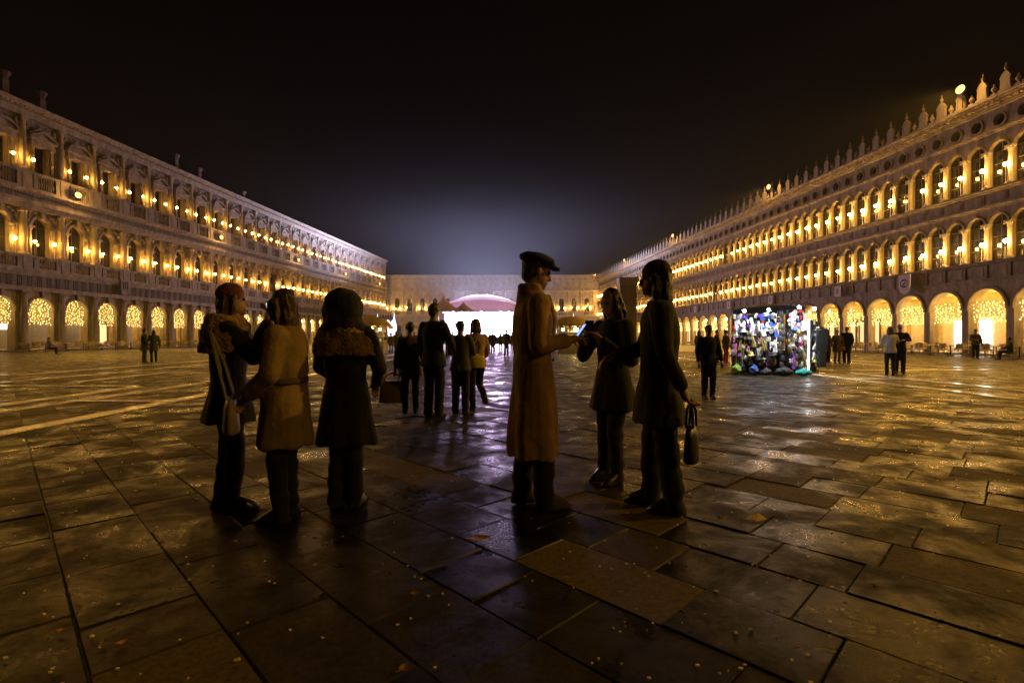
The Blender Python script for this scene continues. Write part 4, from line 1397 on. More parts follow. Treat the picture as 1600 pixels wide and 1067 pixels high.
    # shoes
    for sd_, sx in (('r', 1), ('l', -1)):
        an = G[sd_ + 'j'][2]
        fl = an.z - .09 * s
        v = Vol()
        v.loft([((an.x, an.y + .06 * s, fl), .042 * s, .135 * s), ((an.x, an.y + .06 * s, fl + .025 * s), .046 * s, .14 * s), ((an.x, an.y + .045 * s, fl + .06 * s), .04 * s, .11 * s), ((an.x, an.y, fl + .12 * s), .042 * s, .052 * s)], 14)
        v.build('shoe', cl(shoe) if shoe else SHOE, p, smooth=True)
    # trousers
    tr_ = Vol()
    for sd_ in 'rl':
        hp, kn, an = G[sd_ + 'j']
        hem_p = an + Vector((0, 0, -.045 * s))
        wq = (.078 if not fem else .07) - slim
        tr_.limb([hp, (hp + kn) / 2, kn, (kn + an) / 2, hem_p], [x * s for x in (.1, .09, wq + .006, wq, wq - .008)])
    tr_.loft([(L(0, 0, .84 + dz), .14 * s, .1 * s), (L(0, 0, .93 + dz), .168 * s, .118 * s), (L(0, 0, 1.03 + dz), .14 * s, .1 * s)], 16)
    wob = lambda a, f: (lambda co, nr: co + nr * (a * noise.noise(co * f)))
    melt(tr_, 'trousers', cl(bottom), vox * 1.4, 2, p, lambda co, nr: co + nr * ((.013 if co.z < .8 * s else .002) * noise.noise(Vector((co.x * 8, co.y * 8, co.z * 13)))))
    # jacket / coat
    kind, cc = top
    v = Vol()
    hw_, hd = (.2, .145)
    zs_ = hem
    rings = []
    if kind in ('coat', 'jacket'):
        low = [(zs_, hw_ + flare, hd + flare * .8)]
        if zs_ < .8: low += [((zs_ + .92) / 2, hw_ + flare * .5, hd + flare * .45)]
        rings = low + [(.93, .195, .14), (1.06, .172 * k_, .125), (1.2, .185 * k_, .135), (1.33, .2 * k_, .135), (1.42, .172 * k_, .108), (1.485, .085, .08)]
        if seated: rings = [(.86, .2, .15)] + rings[-6:]
        v.loft([(L(0, 0, z + dz), (rx + bulk) * s, (ry + bulk) * s) for z, rx, ry in rings], 20)
        for sd_ in 'rl':
            sh_, el, wr = A[sd_ + 'j']
            v.limb([sh_, (sh_ + el) / 2, el, (el + wr) / 2, wr - (wr - el).normalized() * .01], [(x + bulk * .5) * s for x in (.078, .07, .062, .055, .05)])
        if collar:
            pass
        amp = .016 if kind == 'coat' else .013
        def fold(co, nr, zs_=zs_, s=s, amp=amp):
            n1 = noise.noise(Vector((co.x * 8, co.y * 8, co.z * 5))) * .75 + .2 * noise.noise(Vector((co.x * 20, co.y * 20, co.z * 13)))
            t = max(0, min(1, (.95 * s - co.z) / (.4 * s)))
            a = math.atan2(co.y, co.x)
            return co + nr * (amp * n1 + .012 * t * math.sin(a * 7 + 2 * noise.noise(co * 2)))
        melt(v, kind, cl(cc), vox * 1.2, 2, p, fold)
    if belt:
        v = Vol(); v.loft([(L(0, 0, 1.045 + dz), (.183 + bulk) * s, (.137 + bulk) * s), (L(0, 0, 1.095 + dz), (.181 + bulk) * s, (.136 + bulk) * s)], 24)
        v.box(-.03, .03, .12 * s, .15 * s, 1.04 * s, 1.1 * s)
        melt(v, 'belt', cl('brown'), .009, 1, p)
    if details or belt:
        for sx in (-1, 1):
            v = Vol(); v.limb([L(sx * .02, .135, 1.12), L(sx * .06, .13, 1.3), L(sx * .1, .08, 1.44)], [.022 * s, .034 * s, .03 * s], 8)
            melt(v, 'lapel', cl(cc), .01, 1, p)
        for zb_ in (.78, .9, 1.02, 1.14):
            MB().ball((.02 * s, .145 * s, zb_ * s), .014 * s, .008 * s, .014 * s, 8, 5).build('button', SHOE, p, smooth=True)
    if collar:
        v = Vol()
        v.loft([(L(0, -.01, 1.41 + dz), .135 * s, .105 * s), (L(0, -.015, 1.47 + dz), .1 * s, .095 * s), (L(0, -.02, 1.545 + dz), .088 * s, .088 * s)], 16)
        melt(v, 'collar', cl(collar), vox * 1.1, 2, p, wob(.01, 20))
    if hood:
        v = Vol()       # wide fur-edged hood and cape over the shoulders
        v.loft([(L(0, -.01, 1.24 + dz), .27 * s, .19 * s), (L(0, -.01, 1.34 + dz), .265 * s, .185 * s), (L(0, -.02, 1.44 + dz), .21 * s, .16 * s), (L(0, -.02, 1.52 + dz), .13 * s, .125 * s)], 18)
        melt(v, 'fur_cape', cl(hood), vox * .8, 1, p, lambda co, nr: co + nr * (.02 * noise.noise(co * 14) + .014 * noise.noise(co * 75)))
    # hair
    hk, hcx = hair
    v = Vol()
    if hk in ('short', 'long', 'bun', 'bob'):
        v.ball(HP(0, -.022, .042), .083 * s, .095 * s, .092 * s, 14, 9, rot=rotH)
        v.ball(HP(0, -.05, -.01), .07 * s, .06 * s, .08 * s, 12, 8, rot=rotH)
        if hk == 'bun': v.ball(HP(0, -.12, .06), .045 * s, nu=10, nv=7)
        if hk in ('long', 'bob'):
            e = -.42 if hk == 'long' else -.16
            v.loft([(HP(0, -.075, e), .085 * s, .03 * s), (HP(0, -.075, e * .6), .11 * s, .045 * s), (HP(0, -.06, -.06), .095 * s, .06 * s), (HP(0, -.04, .05), .085 * s, .075 * s)], 14)
            for sx in (-1, 1): v.limb([HP(sx * .075, .01, .03), HP(sx * .085, .0, -.08), HP(sx * .09, -.01, max(e, -.25))], [.025 * s, .03 * s, .018 * s], 8)
        melt(v, 'hair', HAIRS[hcx], vox * .9, 1, p, lambda co, nr: co + nr * (.012 * noise.noise(co * 18) + .009 * noise.noise(Vector((co.x * 70, co.y * 70, co.z * 9)))))
    if hat:
        v = Vol(); hk2, hc2 = hat
        if hk2 == 'cap':      # flat cap, peak forward
            v.ball(HP(0, -.015, .085), .11 * s, .135 * s, .05 * s, 16, 8, rot=rotH)
            v.ball(HP(0, -.01, .06), .09 * s, .108 * s, .05 * s, 16, 8, rot=rotH)
            v.ball(HP(0, .105, .058), .07 * s, .06 * s, .014 * s, 12, 6, rot=rotH)
        elif hk2 == 'beanie':
            v.ball(HP(0, -.015, .06), .09 * s, .105 * s, .088 * s, 16, 9, rot=rotH)
        elif hk2 == 'beret':
            v.ball(HP(0, -.02, .085), .125 * s, .135 * s, .045 * s, 16, 8, rot=rotH)
        elif hk2 == 'hood':
            v.loft([(L(0, -.03, 1.44 + dz), .2 * s, .16 * s), (L(0, -.03, 1.54 + dz), .16 * s, .15 * s), (L(0, -.03, 1.64 + dz), .165 * s, .155 * s), (L(0, -.035, 1.71 + dz), .14 * s, .14 * s), (L(0, -.05, 1.76 + dz), .08 * s, .09 * s), (L(0, -.06, 1.775 + dz), .03 * s, .04 * s)], 18)
        melt(v, {'cap': 'flat_cap', 'beanie': 'beanie', 'beret': 'beret', 'hood': 'hood'}[hk2], cl(hc2), vox, 1, p, wob(.02 if hk2 == 'hood' else .007, 12 if hk2 == 'hood' else 22))
    p.location = loc
    p.rotation_euler = (0, 0, root_rz)
    tag(p, label, 'person', group)
    W_ = Matrix.Translation(Vector(loc)) @ Matrix.Rotation(root_rz, 4, 'Z')
    p_info[p.name] = dict(W=W_, hands=hands, s=s)
    return p
p_info = {}
def hand(p, which):
    i = p_info[p.name]
    return i['W'] @ i['hands'][0 if which == 'r' else 1]
def wp(p, x, y, z):
    i = p_info[p.name]
    return i['W'] @ (Vector((x, y, z)) * i['s'])

# --- foreground six
pA = person('woman in dark jacket with fur cape raising a camera, leftmost of the near group', ground(357, 797), 62, 1.62, .010,
            arms=dict(r=[(.26, .17, 1.2), (.08, .27, 1.46), (-.3, .1, .8)], l=[(-.25, .17, 1.2), (-.07, .28, 1.45), (.3, .1, .8)]),
            legs=dict(r=[(.06, .05, .5), (.05, .02, .09)], l=[(-.07, .0, .5), (-.06, -.06, .09)]),
            top=('jacket', 'black'), bottom='black', hair=('bob', 'brown'), hat=('beanie', 'maroon'), hem=.7, flare=.06, hood='fur', fem=True, head_nod=-4, slim=.003)
pB = person('woman in tan wool coat and dark trousers seen side-on between two dark figures', ground(446, 812), 268, 1.57, .010,
            arms=dict(r=[(.24, -.02, 1.12), (.2, .16, .95)], l=[(-.24, .02, 1.12), (-.16, .2, .98)]),
            top=('coat', 'camel'), bottom='black', hair=('bob', 'brown'), hem=.58, flare=.035, fem=True, collar='grey', belt=True, bulk=.025)
pC = person('person seen from behind in long black coat with a wide fur-edged hood', ground(540, 792), 12, 1.58, .010,
            arms=dict(r=[(.27, .06, 1.13), (.15, .25, 1.0)], l=[(-.27, .06, 1.13), (-.15, .25, 1.0)]),
            legs=dict(r=[(.07, .02, .5), (.075, 0, .09)], l=[(-.07, .02, .5), (-.075, -.03, .09)]),
            top=('coat', 'black'), bottom='black', hair=('none', 'dark'), hat=('hood', 'black'), hem=.52, flare=.05, hood='fur', slim=.003)
pD = person('tall man in long tan overcoat and flat cap looking down at his phone', ground(832, 790), 78, 1.86, .010,
            arms=dict(r=[(.26, -.03, 1.12), (.13, .2, 1.15), (-.25, 1, .2)], l=[(-.26, -.02, 1.12), (-.11, .2, 1.14), (.3, 1, .2)]),
            legs=dict(r=[(.09, .05, .5), (.09, .06, .09)], l=[(-.09, -.02, .5), (-.09, -.06, .09)]),
            top=('coat', 'tan'), bottom='black', hair=('short', 'brown'), hat=('cap', 'black'), hem=.36, flare=.04, collar='tan', head_nod=14, shoe='brown', belt=False, details=True)
pE = person('dark-dressed person raising a phone in both hands beside the man in the tan coat', ground(958, 752), 235, 1.66, .010,
            arms=dict(r=[(.29, .1, 1.14), (.1, .27, 1.3), (-.4, .5, .6)], l=[(-.29, .08, 1.12), (-.12, .25, 1.28), (.4, .5, .6)]),
            legs=dict(r=[(.09, .02, .5), (.1, .0, .09)], l=[(-.08, .06, .5), (-.1, .05, .09)]),
            top=('jacket', 'darkgreen'), bottom='black', hair=('bob', 'dark'), hem=.66, flare=.05, head_nod=12, fem=True)
pF = person('long-haired person in dark knee-length coat and wide trousers with a handbag on the right', ground(1030, 795), 282, 1.79, .010,
            arms=dict(r=[(.25, .1, 1.14), (.15, .3, 1.08)], l=[(-.25, -.02, 1.12), (-.24, -.12, .9)]),
            legs=dict(r=[(.1, .04, .5), (.1, .05, .09)], l=[(-.1, -.04, .5), (-.1, -.1, .09)]),
            top=('coat', 'black'), bottom='black', hair=('long', 'dark'), hat=('beanie', 'black'), hem=.62, flare=.05)

# things they carry
def phone(loc, rz, tilt, label, lit=None):
    o = MB().box(-.037, .037, -.0045, .0045, -.075, .075).build('phone', M['black_metal'], None, loc, (R(tilt), 0, rz))
    tag(o, label, 'phone')
    MB().box(-.034, .034, -.0052, -.0046, -.07, .07).build('screen', lit, o)
scr_blue = glow('phone_screen_blue', (.2, .36, 1.0), 2.0)
scr_white = glow('phone_screen_white', (.8, .85, 1.0), 1.2)
h = (hand(pD, 'r') + hand(pD, 'l')) / 2
phone(h + Vector((.05, -.02, .05)), R(-84), -35, 'phone with a blue-lit screen in the hands of the man in the tan coat', scr_blue)
h = (hand(pE, 'r') + hand(pE, 'l')) / 2
phone(h + Vector((0, 0, .03)), R(195), -20, 'phone held up by the dark-dressed person near the tan coat', scr_white)
h = (hand(pA, 'r') + hand(pA, 'l')) / 2
o = MB().box(-.065, .065, -.035, .035, -.045, .045).build('camera', M['black_metal'], None, h + Vector((.02, .0, .04)), (0, 0, R(-62)))
tag(o, 'small black camera held up by the leftmost woman', 'camera')
MB().cyl((0, .035, 0), (0, .09, 0), .032, n=12).build('lens', M['dark_glass'], o)
MB().box(-.05, .05, -.0365, -.0351, -.032, .032).build('screen', scr_white, o)
# pale shoulder bag on pA
def shoulder_bag(c, rz, w_, h_, d_, m, label, strap_top, cat='handbag'):
    o = empty('handbag', c, rz); tag(o, label, cat)
    v = Vol(); v.loft([((0, 0, 0), w_ * .46, d_ * .5), ((0, 0, .02), w_ * .5, d_ * .55), ((0, 0, h_ * .7), w_ * .48, d_ * .45), ((0, 0, h_), w_ * .42, d_ * .22)], 20)
    v.build('bag', m, o, smooth=True)
    for sy in (-1, 1):
        pts = [(-w_ * .3, sy * d_ * .25, h_ * .95), (-w_ * .3 + strap_top[0] * .6, sy * d_ * .2 + strap_top[1] * .5, h_ + (strap_top[2] - h_) * .6), (strap_top[0], strap_top[1], strap_top[2]),
               (w_ * .3 + strap_top[0] * .4, sy * d_ * .2 + strap_top[1] * .5, h_ + (strap_top[2] - h_) * .55), (w_ * .3, sy * d_ * .25, h_ * .95)]
        MB().tube(pts, .009, 6).build('strap', m, o)
    return o
bagm = mat('pale_leather', (.42, .36, .3), .5, vary=.15)
bkm = mat('black_leather', (.012, .012, .012), .4, vary=.2)
shoulder_bag(wp(pA, .33, .02, .66), R(-62), .3, .24, .1, bagm, 'pale handbag with two long straps on the shoulder of the leftmost woman', (-.02, -.12, .68))
shoulder_bag(hand(pF, 'l') + Vector((.03, 0, -.42)), R(60), .2, .25, .09, bkm, 'black handbag hanging from the hand of the long-haired person', (0, 0, .42))

# --- middle distance
pG = person('man in dark navy suit standing with his back to us, facing the stage', ground(677, 651), 28, 1.78, .016,
            arms=dict(r=[(.28, .08, 1.13), (.17, .3, 1.05)], l=[(-.27, .02, 1.12), (-.26, .1, .88)]), top=('jacket', 'navy'), bottom='black', hair=('short', 'dark'), hem=.78, flare=.02)
pH = person('dark-clothed woman with a tan tote bag just left of the man in navy', ground(641, 645), -10, 1.5, .018, top=('coat', 'brown'), bottom='black', hair=('bun', 'dark'), hem=.72, flare=.05, fem=True,
            arms=dict(l=[(-.25, .0, 1.12), (-.28, .04, .88)]))
shoulder_bag(hand(pH, 'l') + Vector((-.06, -.03, -.5)), 0, .4, .36, .12, mat('tan_canvas', (.34, .22, .1), .8, vary=.2), 'tan canvas tote bag carried by the woman left of the man in navy', (.05, .02, .5), 'tote bag')
pI = person('slim dark figure standing right of the man in navy, against the stage light', ground(719, 646), 15, 1.52, .018, top=('jacket', 'grey'), bottom='black', hair=('short', 'dark'), hem=.8, flare=.02,
            arms=dict(r=[(.24, .1, 1.14), (.12, .28, 1.16)], l=[(-.24, .1, 1.14), (-.12, .28, 1.16)]))
pJ = person('person in pink top and black trousers with one knee bent, before the stage light', ground(744, 641), -25, 1.56, .017, top=('jacket', 'pink'), bottom='black', hair=('bob', 'brown'), hem=.84, flare=.03, fem=True,
            legs=dict(r=[(.12, .16, .52), (.16, -.1, .22)], l=[(-.08, .02, .5), (-.07, 0, .09)]), arms=dict(l=[(-.26, .1, 1.12), (-.12, .26, 1.12)], r=[(.26, .08, 1.1), (.2, .2, .96)]))
shoulder_bag(wp(pJ, -.05, -.2, .82), R(25), .26, .24, .1, mat('yellow_bag', (.55, .45, .03), .5, vary=.1), 'yellow shoulder bag behind the person in the pink top', (.02, .05, .5), 'shoulder bag')
pK = person('thin dark figure standing alone left of the souvenir stall', ground(1107, 623), 180, 1.5, .018, top=('jacket', 'darkgreen'), bottom='darkgreen', hair=('short', 'dark'), hem=.8, flare=.0)
far_specs = [
    ('woman in white jacket with long dark hair hugging the dark-dressed man', 1391, 586, 20, 1.6, ('jacket', 'white'), 'black', ('long', 'brown'), True, dict(r=[(.26, .12, 1.2), (.12, .3, 1.25)], l=[(-.26, .12, 1.1), (-.1, .3, 1.05)])),
    ('dark-dressed man hugging the woman in the white jacket', 1406, 584.5, 215, 1.68, ('jacket', 'black'), 'black', ('short', 'dark'), False, dict(r=[(.27, .12, 1.2), (.12, .32, 1.2)], l=[(-.27, .12, 1.2), (-.12, .32, 1.2)])),
    ('person in olive coat, leftmost of three beside the stall', 1293, 567.5, 150, 1.62, ('coat', 'green'), 'black', ('bob', 'brown'), True, None),
    ('person in brown hooded coat, middle of three beside the stall', 1308, 568, 190, 1.6, ('coat', 'brown'), 'brown', ('bun', 'brown'), True, None),
    ('man in black jacket, rightmost of three beside the stall', 1323, 568, 235, 1.75, ('jacket', 'black'), 'black', ('short', 'dark'), False, None),
    ('person in black coat walking left of the stall before the right arcade', 1120, 567, 100, 1.62, ('coat', 'black'), 'black', ('short', 'dark'), False, None),
    ('person in red trousers and dark jacket left of the stall', 1134, 568, 80, 1.6, ('jacket', 'brown'), 'red', ('short', 'dark'), True, None),
    ('person in dark coat between the lone figure and the right arcade', 1092, 565, 60, 1.6, ('coat', 'grey'), 'black', ('bob', 'dark'), True, None),
    ('person in olive coat, left one of a pair before the left cafe terrace', 225, 566.5, 40, 1.68, ('coat', 'green'), 'green', ('short', 'dark'), False, None),
    ('person in olive coat, right one of a pair before the left cafe terrace', 240, 566, 330, 1.62, ('coat', 'green'), 'black', ('bob', 'brown'), True, None),
    ('waiter in dark clothes standing among the tables of the right terrace', 1524, 560.5, 200, 1.72, ('jacket', 'grey'), 'black', ('short', 'dark'), False, dict(r=[(.27, .1, 1.13), (.12, .3, 1.12)])),
    ('dark figure standing in front of the left domed kiosk', 574, 556, 30, 1.68, ('coat', 'black'), 'black', ('short', 'dark'), False, None),
]
for lb, px, py, fc, hh, tp, bt, hr, fm, ar in far_specs:
    person(lb, ground(px, py), fc, hh, .024, top=tp, bottom=bt, hair=hr, hem=.62 if tp[0] == 'coat' else .8, flare=.04 if tp[0] == 'coat' else .01, fem=fm, arms=ar)
# crowd before the stage: a few figures copied and turned
protos = []
for k, (tp, bt, hr, hh, ar, fm) in enumerate(((('coat', 'black'), 'black', ('short', 'dark'), 1.74, None, False), (('jacket', 'navy'), 'black', ('bob', 'dark'), 1.64, dict(r=[(.26, .14, 1.2), (.12, .3, 1.45)]), True),
                                     (('jacket', 'grey'), 'jean', ('short', 'brown'), 1.78, dict(l=[(-.27, .12, 1.15), (-.1, .3, 1.2)]), False), (('coat', 'brown'), 'black', ('bun', 'dark'), 1.6, None, True))):
    protos.append((tp, bt, hr, hh, ar, fm))
crowd_sp = [(770, 552), (782, 548), (791, 556), (764, 547), (800, 546), (812, 550), (604, 549), (611, 551), (619, 550), (627, 547), (700, 556), (722, 552), (735, 548), (690, 549), (707, 547), (752, 546),
            (846, 547), (860, 550), (874, 546), (660, 546), (648, 548), (912, 549), (924, 547)]
where = ['in the middle of the crowd before the stage', 'at the left edge of the stage crowd', 'beneath the glowing white lanterns', 'under a clear umbrella', 'right of the man in the tan coat']
pr = []
rc = random.Random(5)
REG = lambda x: 0 if x < 640 else 1 if x < 670 else 2 if x < 740 else 3 if x < 830 else 4
for k, (px, py) in enumerate(crowd_sp):
    q = k % 4
    tp, bt, hr, hh, ar, fm = protos[q]
    desc = ['dark coat', 'navy jacket', 'grey jacket', 'brown coat'][q]
    grp = 'crowd before the stage'
    if px < 640: wh = 'beneath the white lanterns'
    elif px < 670: wh = 'near the tan awning'
    elif px < 740: wh = 'left of the stage'
    elif px < 830: wh = 'before the bright screen'
    else: wh = 'right of the tan-coated man'
    rank = sorted(x for x, y in crowd_sp if REG(x) == REG(px)).index(px)
    lb = 'small distant person in %s, %s from left %s' % (desc, ordinal(rank), wh)
    if k < 4:
        o = person(lb, ground(px, py), rc.uniform(-40, 40), hh, .028, top=tp, bottom=bt, hair=hr, hem=.62 if tp[0] == 'coat' else .8, flare=.03, fem=fm, arms=ar, group=grp)
        pr.append(o)
    else:
        o = copy_tree(pr[q], None, ground(px, py), R(rc.uniform(-60, 60)))
        o['label'] = lb; o['group'] = grp
# two umbrellas of clear film
clr = mat('clear_film', (.75, .75, .8), .15, trans=.0, alpha=.45)
def umbrella(px, py, z, tilt, rz, label):
    D = F * CAMH / (py - HOR)
    o = empty('umbrella', ((px - 800) / F * D, D, z), rz); tag(o, label, 'umbrella', None)
    o.rotation_euler = (R(tilt), R(10), rz)
    v = MB(); n = 8
    rings = [(.5, -.02), (.42, .1), (.28, .2), (.1, .26), (.01, .27)]
    v.lathe(rings[::1], (0, 0, 0), n); v.build('canopy', clr, o)
    MB().cyl((0, 0, -.62), (0, 0, .33), .008, n=5).build('shaft', M['grey_metal'], o)
    for k in range(n):
        a = 2 * math.pi * k / n
        MB().tube([(r * 1.01 * math.cos(a), r * 1.01 * math.sin(a), z_ + .004) for r, z_ in rings], .006, 4).build('rib', M['black_metal'], o)
umbrella(700, 556, 1.95, 38, 0.4, 'clear umbrella tilted left in front of the bright screen, nearer the man in navy')
umbrella(722, 552, 1.75, -30, -0.5, 'clear umbrella tilted right in front of the bright screen')
# seated guests on the terraces
sit = dict(r=[(.1, .42, .46), (.1, .45, .09)], l=[(-.1, .42, .46), (-.1, .45, .09)])
sarm = dict(r=[(.25, .12, 1.14), (.12, .32, 1.1)], l=[(-.25, .12, 1.14), (-.12, .32, 1.1)])
person('guest in dark jacket seated at a table of the right terrace', ground(1578, 562), 300, 1.72, .022, seated=True, legs=sit, arms=sarm, top=('jacket', 'black'), bottom='black', hair=('short', 'dark'))
person('guest in dark jacket seated before the second left arch', ground(76, 553.5), 60, 1.72, .024, seated=True, legs=sit, arms=sarm, top=('jacket', 'brown'), bottom='black', hair=('short', 'brown'))
# red bag held by the rightmost of three
o = shoulder_bag(ground(1317, 568) + Vector((0, 0, .62)), 0, .28, .3, .1, mat('red_bag', (.6, .05, .04), .5), 'red bag carried by the rightmost of three people beside the stall', (0, 0, .42), 'bag')
# ------------------------------------------------------------------ souvenir stall heaped with hanging goods
g0 = ground(1208, 585)
stall = empty('souvenir_stall', g0, R(-6))
tag(stall, 'souvenir stall hung all over with masks, scarves and trinkets under bright white lamps', 'market stall')
fr_ = M['black_metal']
# two grid panels meeting at the corner that points at us: A to the left, B to the right; C is the free rack at the far right
PA = (Vector((-.05, -.35, 0)), Vector((-1.25, .25, 0)))
PB = (Vector((.28, -.4, 0)), Vector((.98, -.05, 0)))
PC = (Vector((1.22, .0, 0)), Vector((1.55, .25, 0)))
for nm, (a, b_), hgt in (('left_panel', PA, 2.05), ('right_panel', PB, 2.15), ('side_rack', PC, 1.85)):
    mb = MB()
    for q in range(7):
        p_ = a.lerp(b_, q / 6)
        mb.cyl(p_, p_ + Vector((0, 0, hgt)), .012 if q in (0, 6) else .005, n=5)
    for q in range(10):
        z = .08 + (hgt - .08) * q / 9
        mb.cyl(a + Vector((0, 0, z)), b_ + Vector((0, 0, z)), .005, n=4)
    mb.build('grid_panel', fr_, stall)
    nb = Vector((b_ - a).normalized().yx.to_3d()) if False else Vector((-(b_ - a).normalized().y, (b_ - a).normalized().x, 0))
    if nb.y < 0: nb = -nb
    q0, q1 = a + nb * .05, b_ + nb * .05
    q2, q3 = a + nb * .065, b_ + nb * .065
    up_ = Vector((0, 0, hgt - .03)); lo_ = Vector((0, 0, .06))
    MB().add([q0 + lo_, q1 + lo_, q1 + up_, q0 + up_, q2 + lo_, q3 + lo_, q3 + up_, q2 + up_], [(0, 1, 2, 3), (7, 6, 5, 4), (0, 4, 5, 1), (1, 5, 6, 2), (2, 6, 7, 3), (3, 7, 4, 0)]).build('backing_cloth', cl('black'), stall)
mb = MB()
for p_ in (PA[1], PB[1], Vector((-.8, 1.5, 0)), Vector((1.2, 1.4, 0))): mb.cyl(p_, p_ + Vector((0, 0, 2.25)), .02, n=6)
mb.build('frame', fr_, stall)
MB().add([(-1.3, .2, 2.2), (.1, -.5, 2.3), (1.1, -.1, 2.25), (1.25, 1.45, 2.1), (-.85, 1.55, 2.1), (0, .5, 2.4)], [(0, 1, 5), (1, 2, 5), (2, 3, 5), (3, 4, 5), (4, 0, 5)]).build('canopy', mat('stall_canopy', (.02, .02, .02), .8, vary=.2), stall)
MB().box(-.7, .9, .35, .95, 0, .8).build('counter', mat('stall_counter', (.04, .035, .03), .7, vary=.2), stall)
# lamps: bright cool bulbs on short arms above the goods
stl = glow('stall_lamp', (.86, .92, 1.0), 260)
for (x, y, z, tx, ty) in ((-1.1, -.5, 2.12, -.7, .2), (-.5, -.95, 2.12, -.4, 0), (.4, -1.0, 2.2, .5, 0), (.95, -.8, 2.16, .8, 0)):
    MB().tube([(tx, ty, 2.28), ((x + tx) / 2, (y + ty) / 2, 2.4), (x, y, z + .06)], .012, 5).build('lamp_arm', fr_, stall)
    b_ = MB(); b_.ball((x, y, z), .05, nu=8, nv=6); b_.build('lamp', stl, stall, smooth=True)
    light_spot('lamp_beam', stall, (x, y, z - .07), (x * .9, y + .25, 0), STALLW, (.86, .92, 1.0), 140, .06)
MB().box(1.06, 1.1, -.14, -.1, .1, 1.85).build('light_tube', glow('tube_light', (.9, .95, 1), 14), stall)

# goods: every piece hangs from a grid or stands at its foot
GC = [('white', (.8, .78, .75)), ('silver', (.6, .62, .66)), ('gold', (.55, .4, .12)), ('red', (.55, .03, .05)), ('pink', (.7, .12, .4)), ('blue', (.04, .12, .6)), ('violet', (.3, .06, .5)), ('black', (.02, .02, .022)), ('cream', (.7, .6, .42)), ('teal', (.02, .4, .38))]
GM = {k: mat('goods_' + k, v, .35 if k in ('silver', 'gold') else .6, metal=.7 if k in ('silver', 'gold') else 0, vary=.2, scale=20) for k, v in GC}
rg = random.Random(77)
def mask_mesh():
    mb = MB()
    for j in range(5):
        for k in range(7): pass
    nu, nv = 8, 6
    vs = []
    for j in range(nv + 1):
        for k in range(nu + 1):
            a = math.pi * k / nu
            t = j / nv
            w_ = .085 * math.sin(math.pi * (.15 + .75 * t)) ** .7
            vs.append((-w_ * math.cos(a), -w_ * .75 * math.sin(a) - (.03 if 3 <= k <= 5 and j == 3 else 0), -.12 + .24 * t))
    fs = []
    for j in range(nv):
        for k in range(nu):
            if j == 3 and k in (2, 5): continue          # eye holes
            a = j * (nu + 1) + k
            fs.append((a, a + 1, a + nu + 2, a + nu + 1))
    return mb.add(vs, fs)
def scarf_mesh(L_, w_, seed):
    r_ = random.Random(seed); mb = MB(); n = 8
    vs = []
    for j in range(7):
        for k in range(n + 1):
            t = k / n
            vs.append((w_ * (t - .5) * (.6 + .4 * j / 6), -.03 + .03 * math.sin(t * 12 + seed + j * .3), -L_ * j / 6))
    return mb.add(vs, [(j * (n + 1) + k, j * (n + 1) + k + 1, (j + 1) * (n + 1) + k + 1, (j + 1) * (n + 1) + k) for j in range(6) for k in range(n)])
def hat_mesh():
    mb = MB(); mb.lathe([(.15, 0), (.16, .01), (.09, .03), (.085, .1), (.05, .14), (.01, .145)], (0, -.06, 0), 12); return mb
def trinket_mesh():
    mb = MB(); mb.ball((0, -.03, 0), .04, .03, .05, 7, 5); mb.cyl((0, -.03, .04), (0, 0, .1), .004, n=4); mb.box(-.02, .02, -.05, -.01, -.11, -.05); return mb
def fan_mesh():
    mb = MB(); n = 10
    for k in range(n):
        a0, a1 = R(20 + 140 * k / n), R(20 + 140 * (k + 1) / n)
        y = -.02 - .012 * (k % 2)
        mb.add([(.03 * math.cos(a0), y, .03 * math.sin(a0)), (.03 * math.cos(a1), y, .03 * math.sin(a1)), (.15 * math.cos(a1), y - .01, .15 * math.sin(a1)), (.15 * math.cos(a0), y - .01, .15 * math.sin(a0))], [(0, 1, 2, 3)])
    return mb
shapes = [('carnival_mask', mask_mesh(), 'mask'), ('scarf', scarf_mesh(.5, .16, 1), 'scarf'), ('straw_hat', hat_mesh(), 'hat'), ('keyring_charm', trinket_mesh(), 'charm'), ('paper_fan', fan_mesh(), 'fan')]
cache = {}
def good(kind, colr):
    if (kind, colr) not in cache:
        nm, mb, ct = shapes[kind]
        cache[(kind, colr)] = mb.mesh(nm, GM[colr], True)
    return cache[(kind, colr)]
rot_st = Matrix.Rotation(R(-6), 3, 'Z')
colword = {'white': 'white', 'silver': 'silver', 'gold': 'gold', 'red': 'red', 'pink': 'pink', 'blue': 'blue', 'violet': 'violet', 'black': 'black', 'cream': 'cream', 'teal': 'teal'}
n_goods = 0
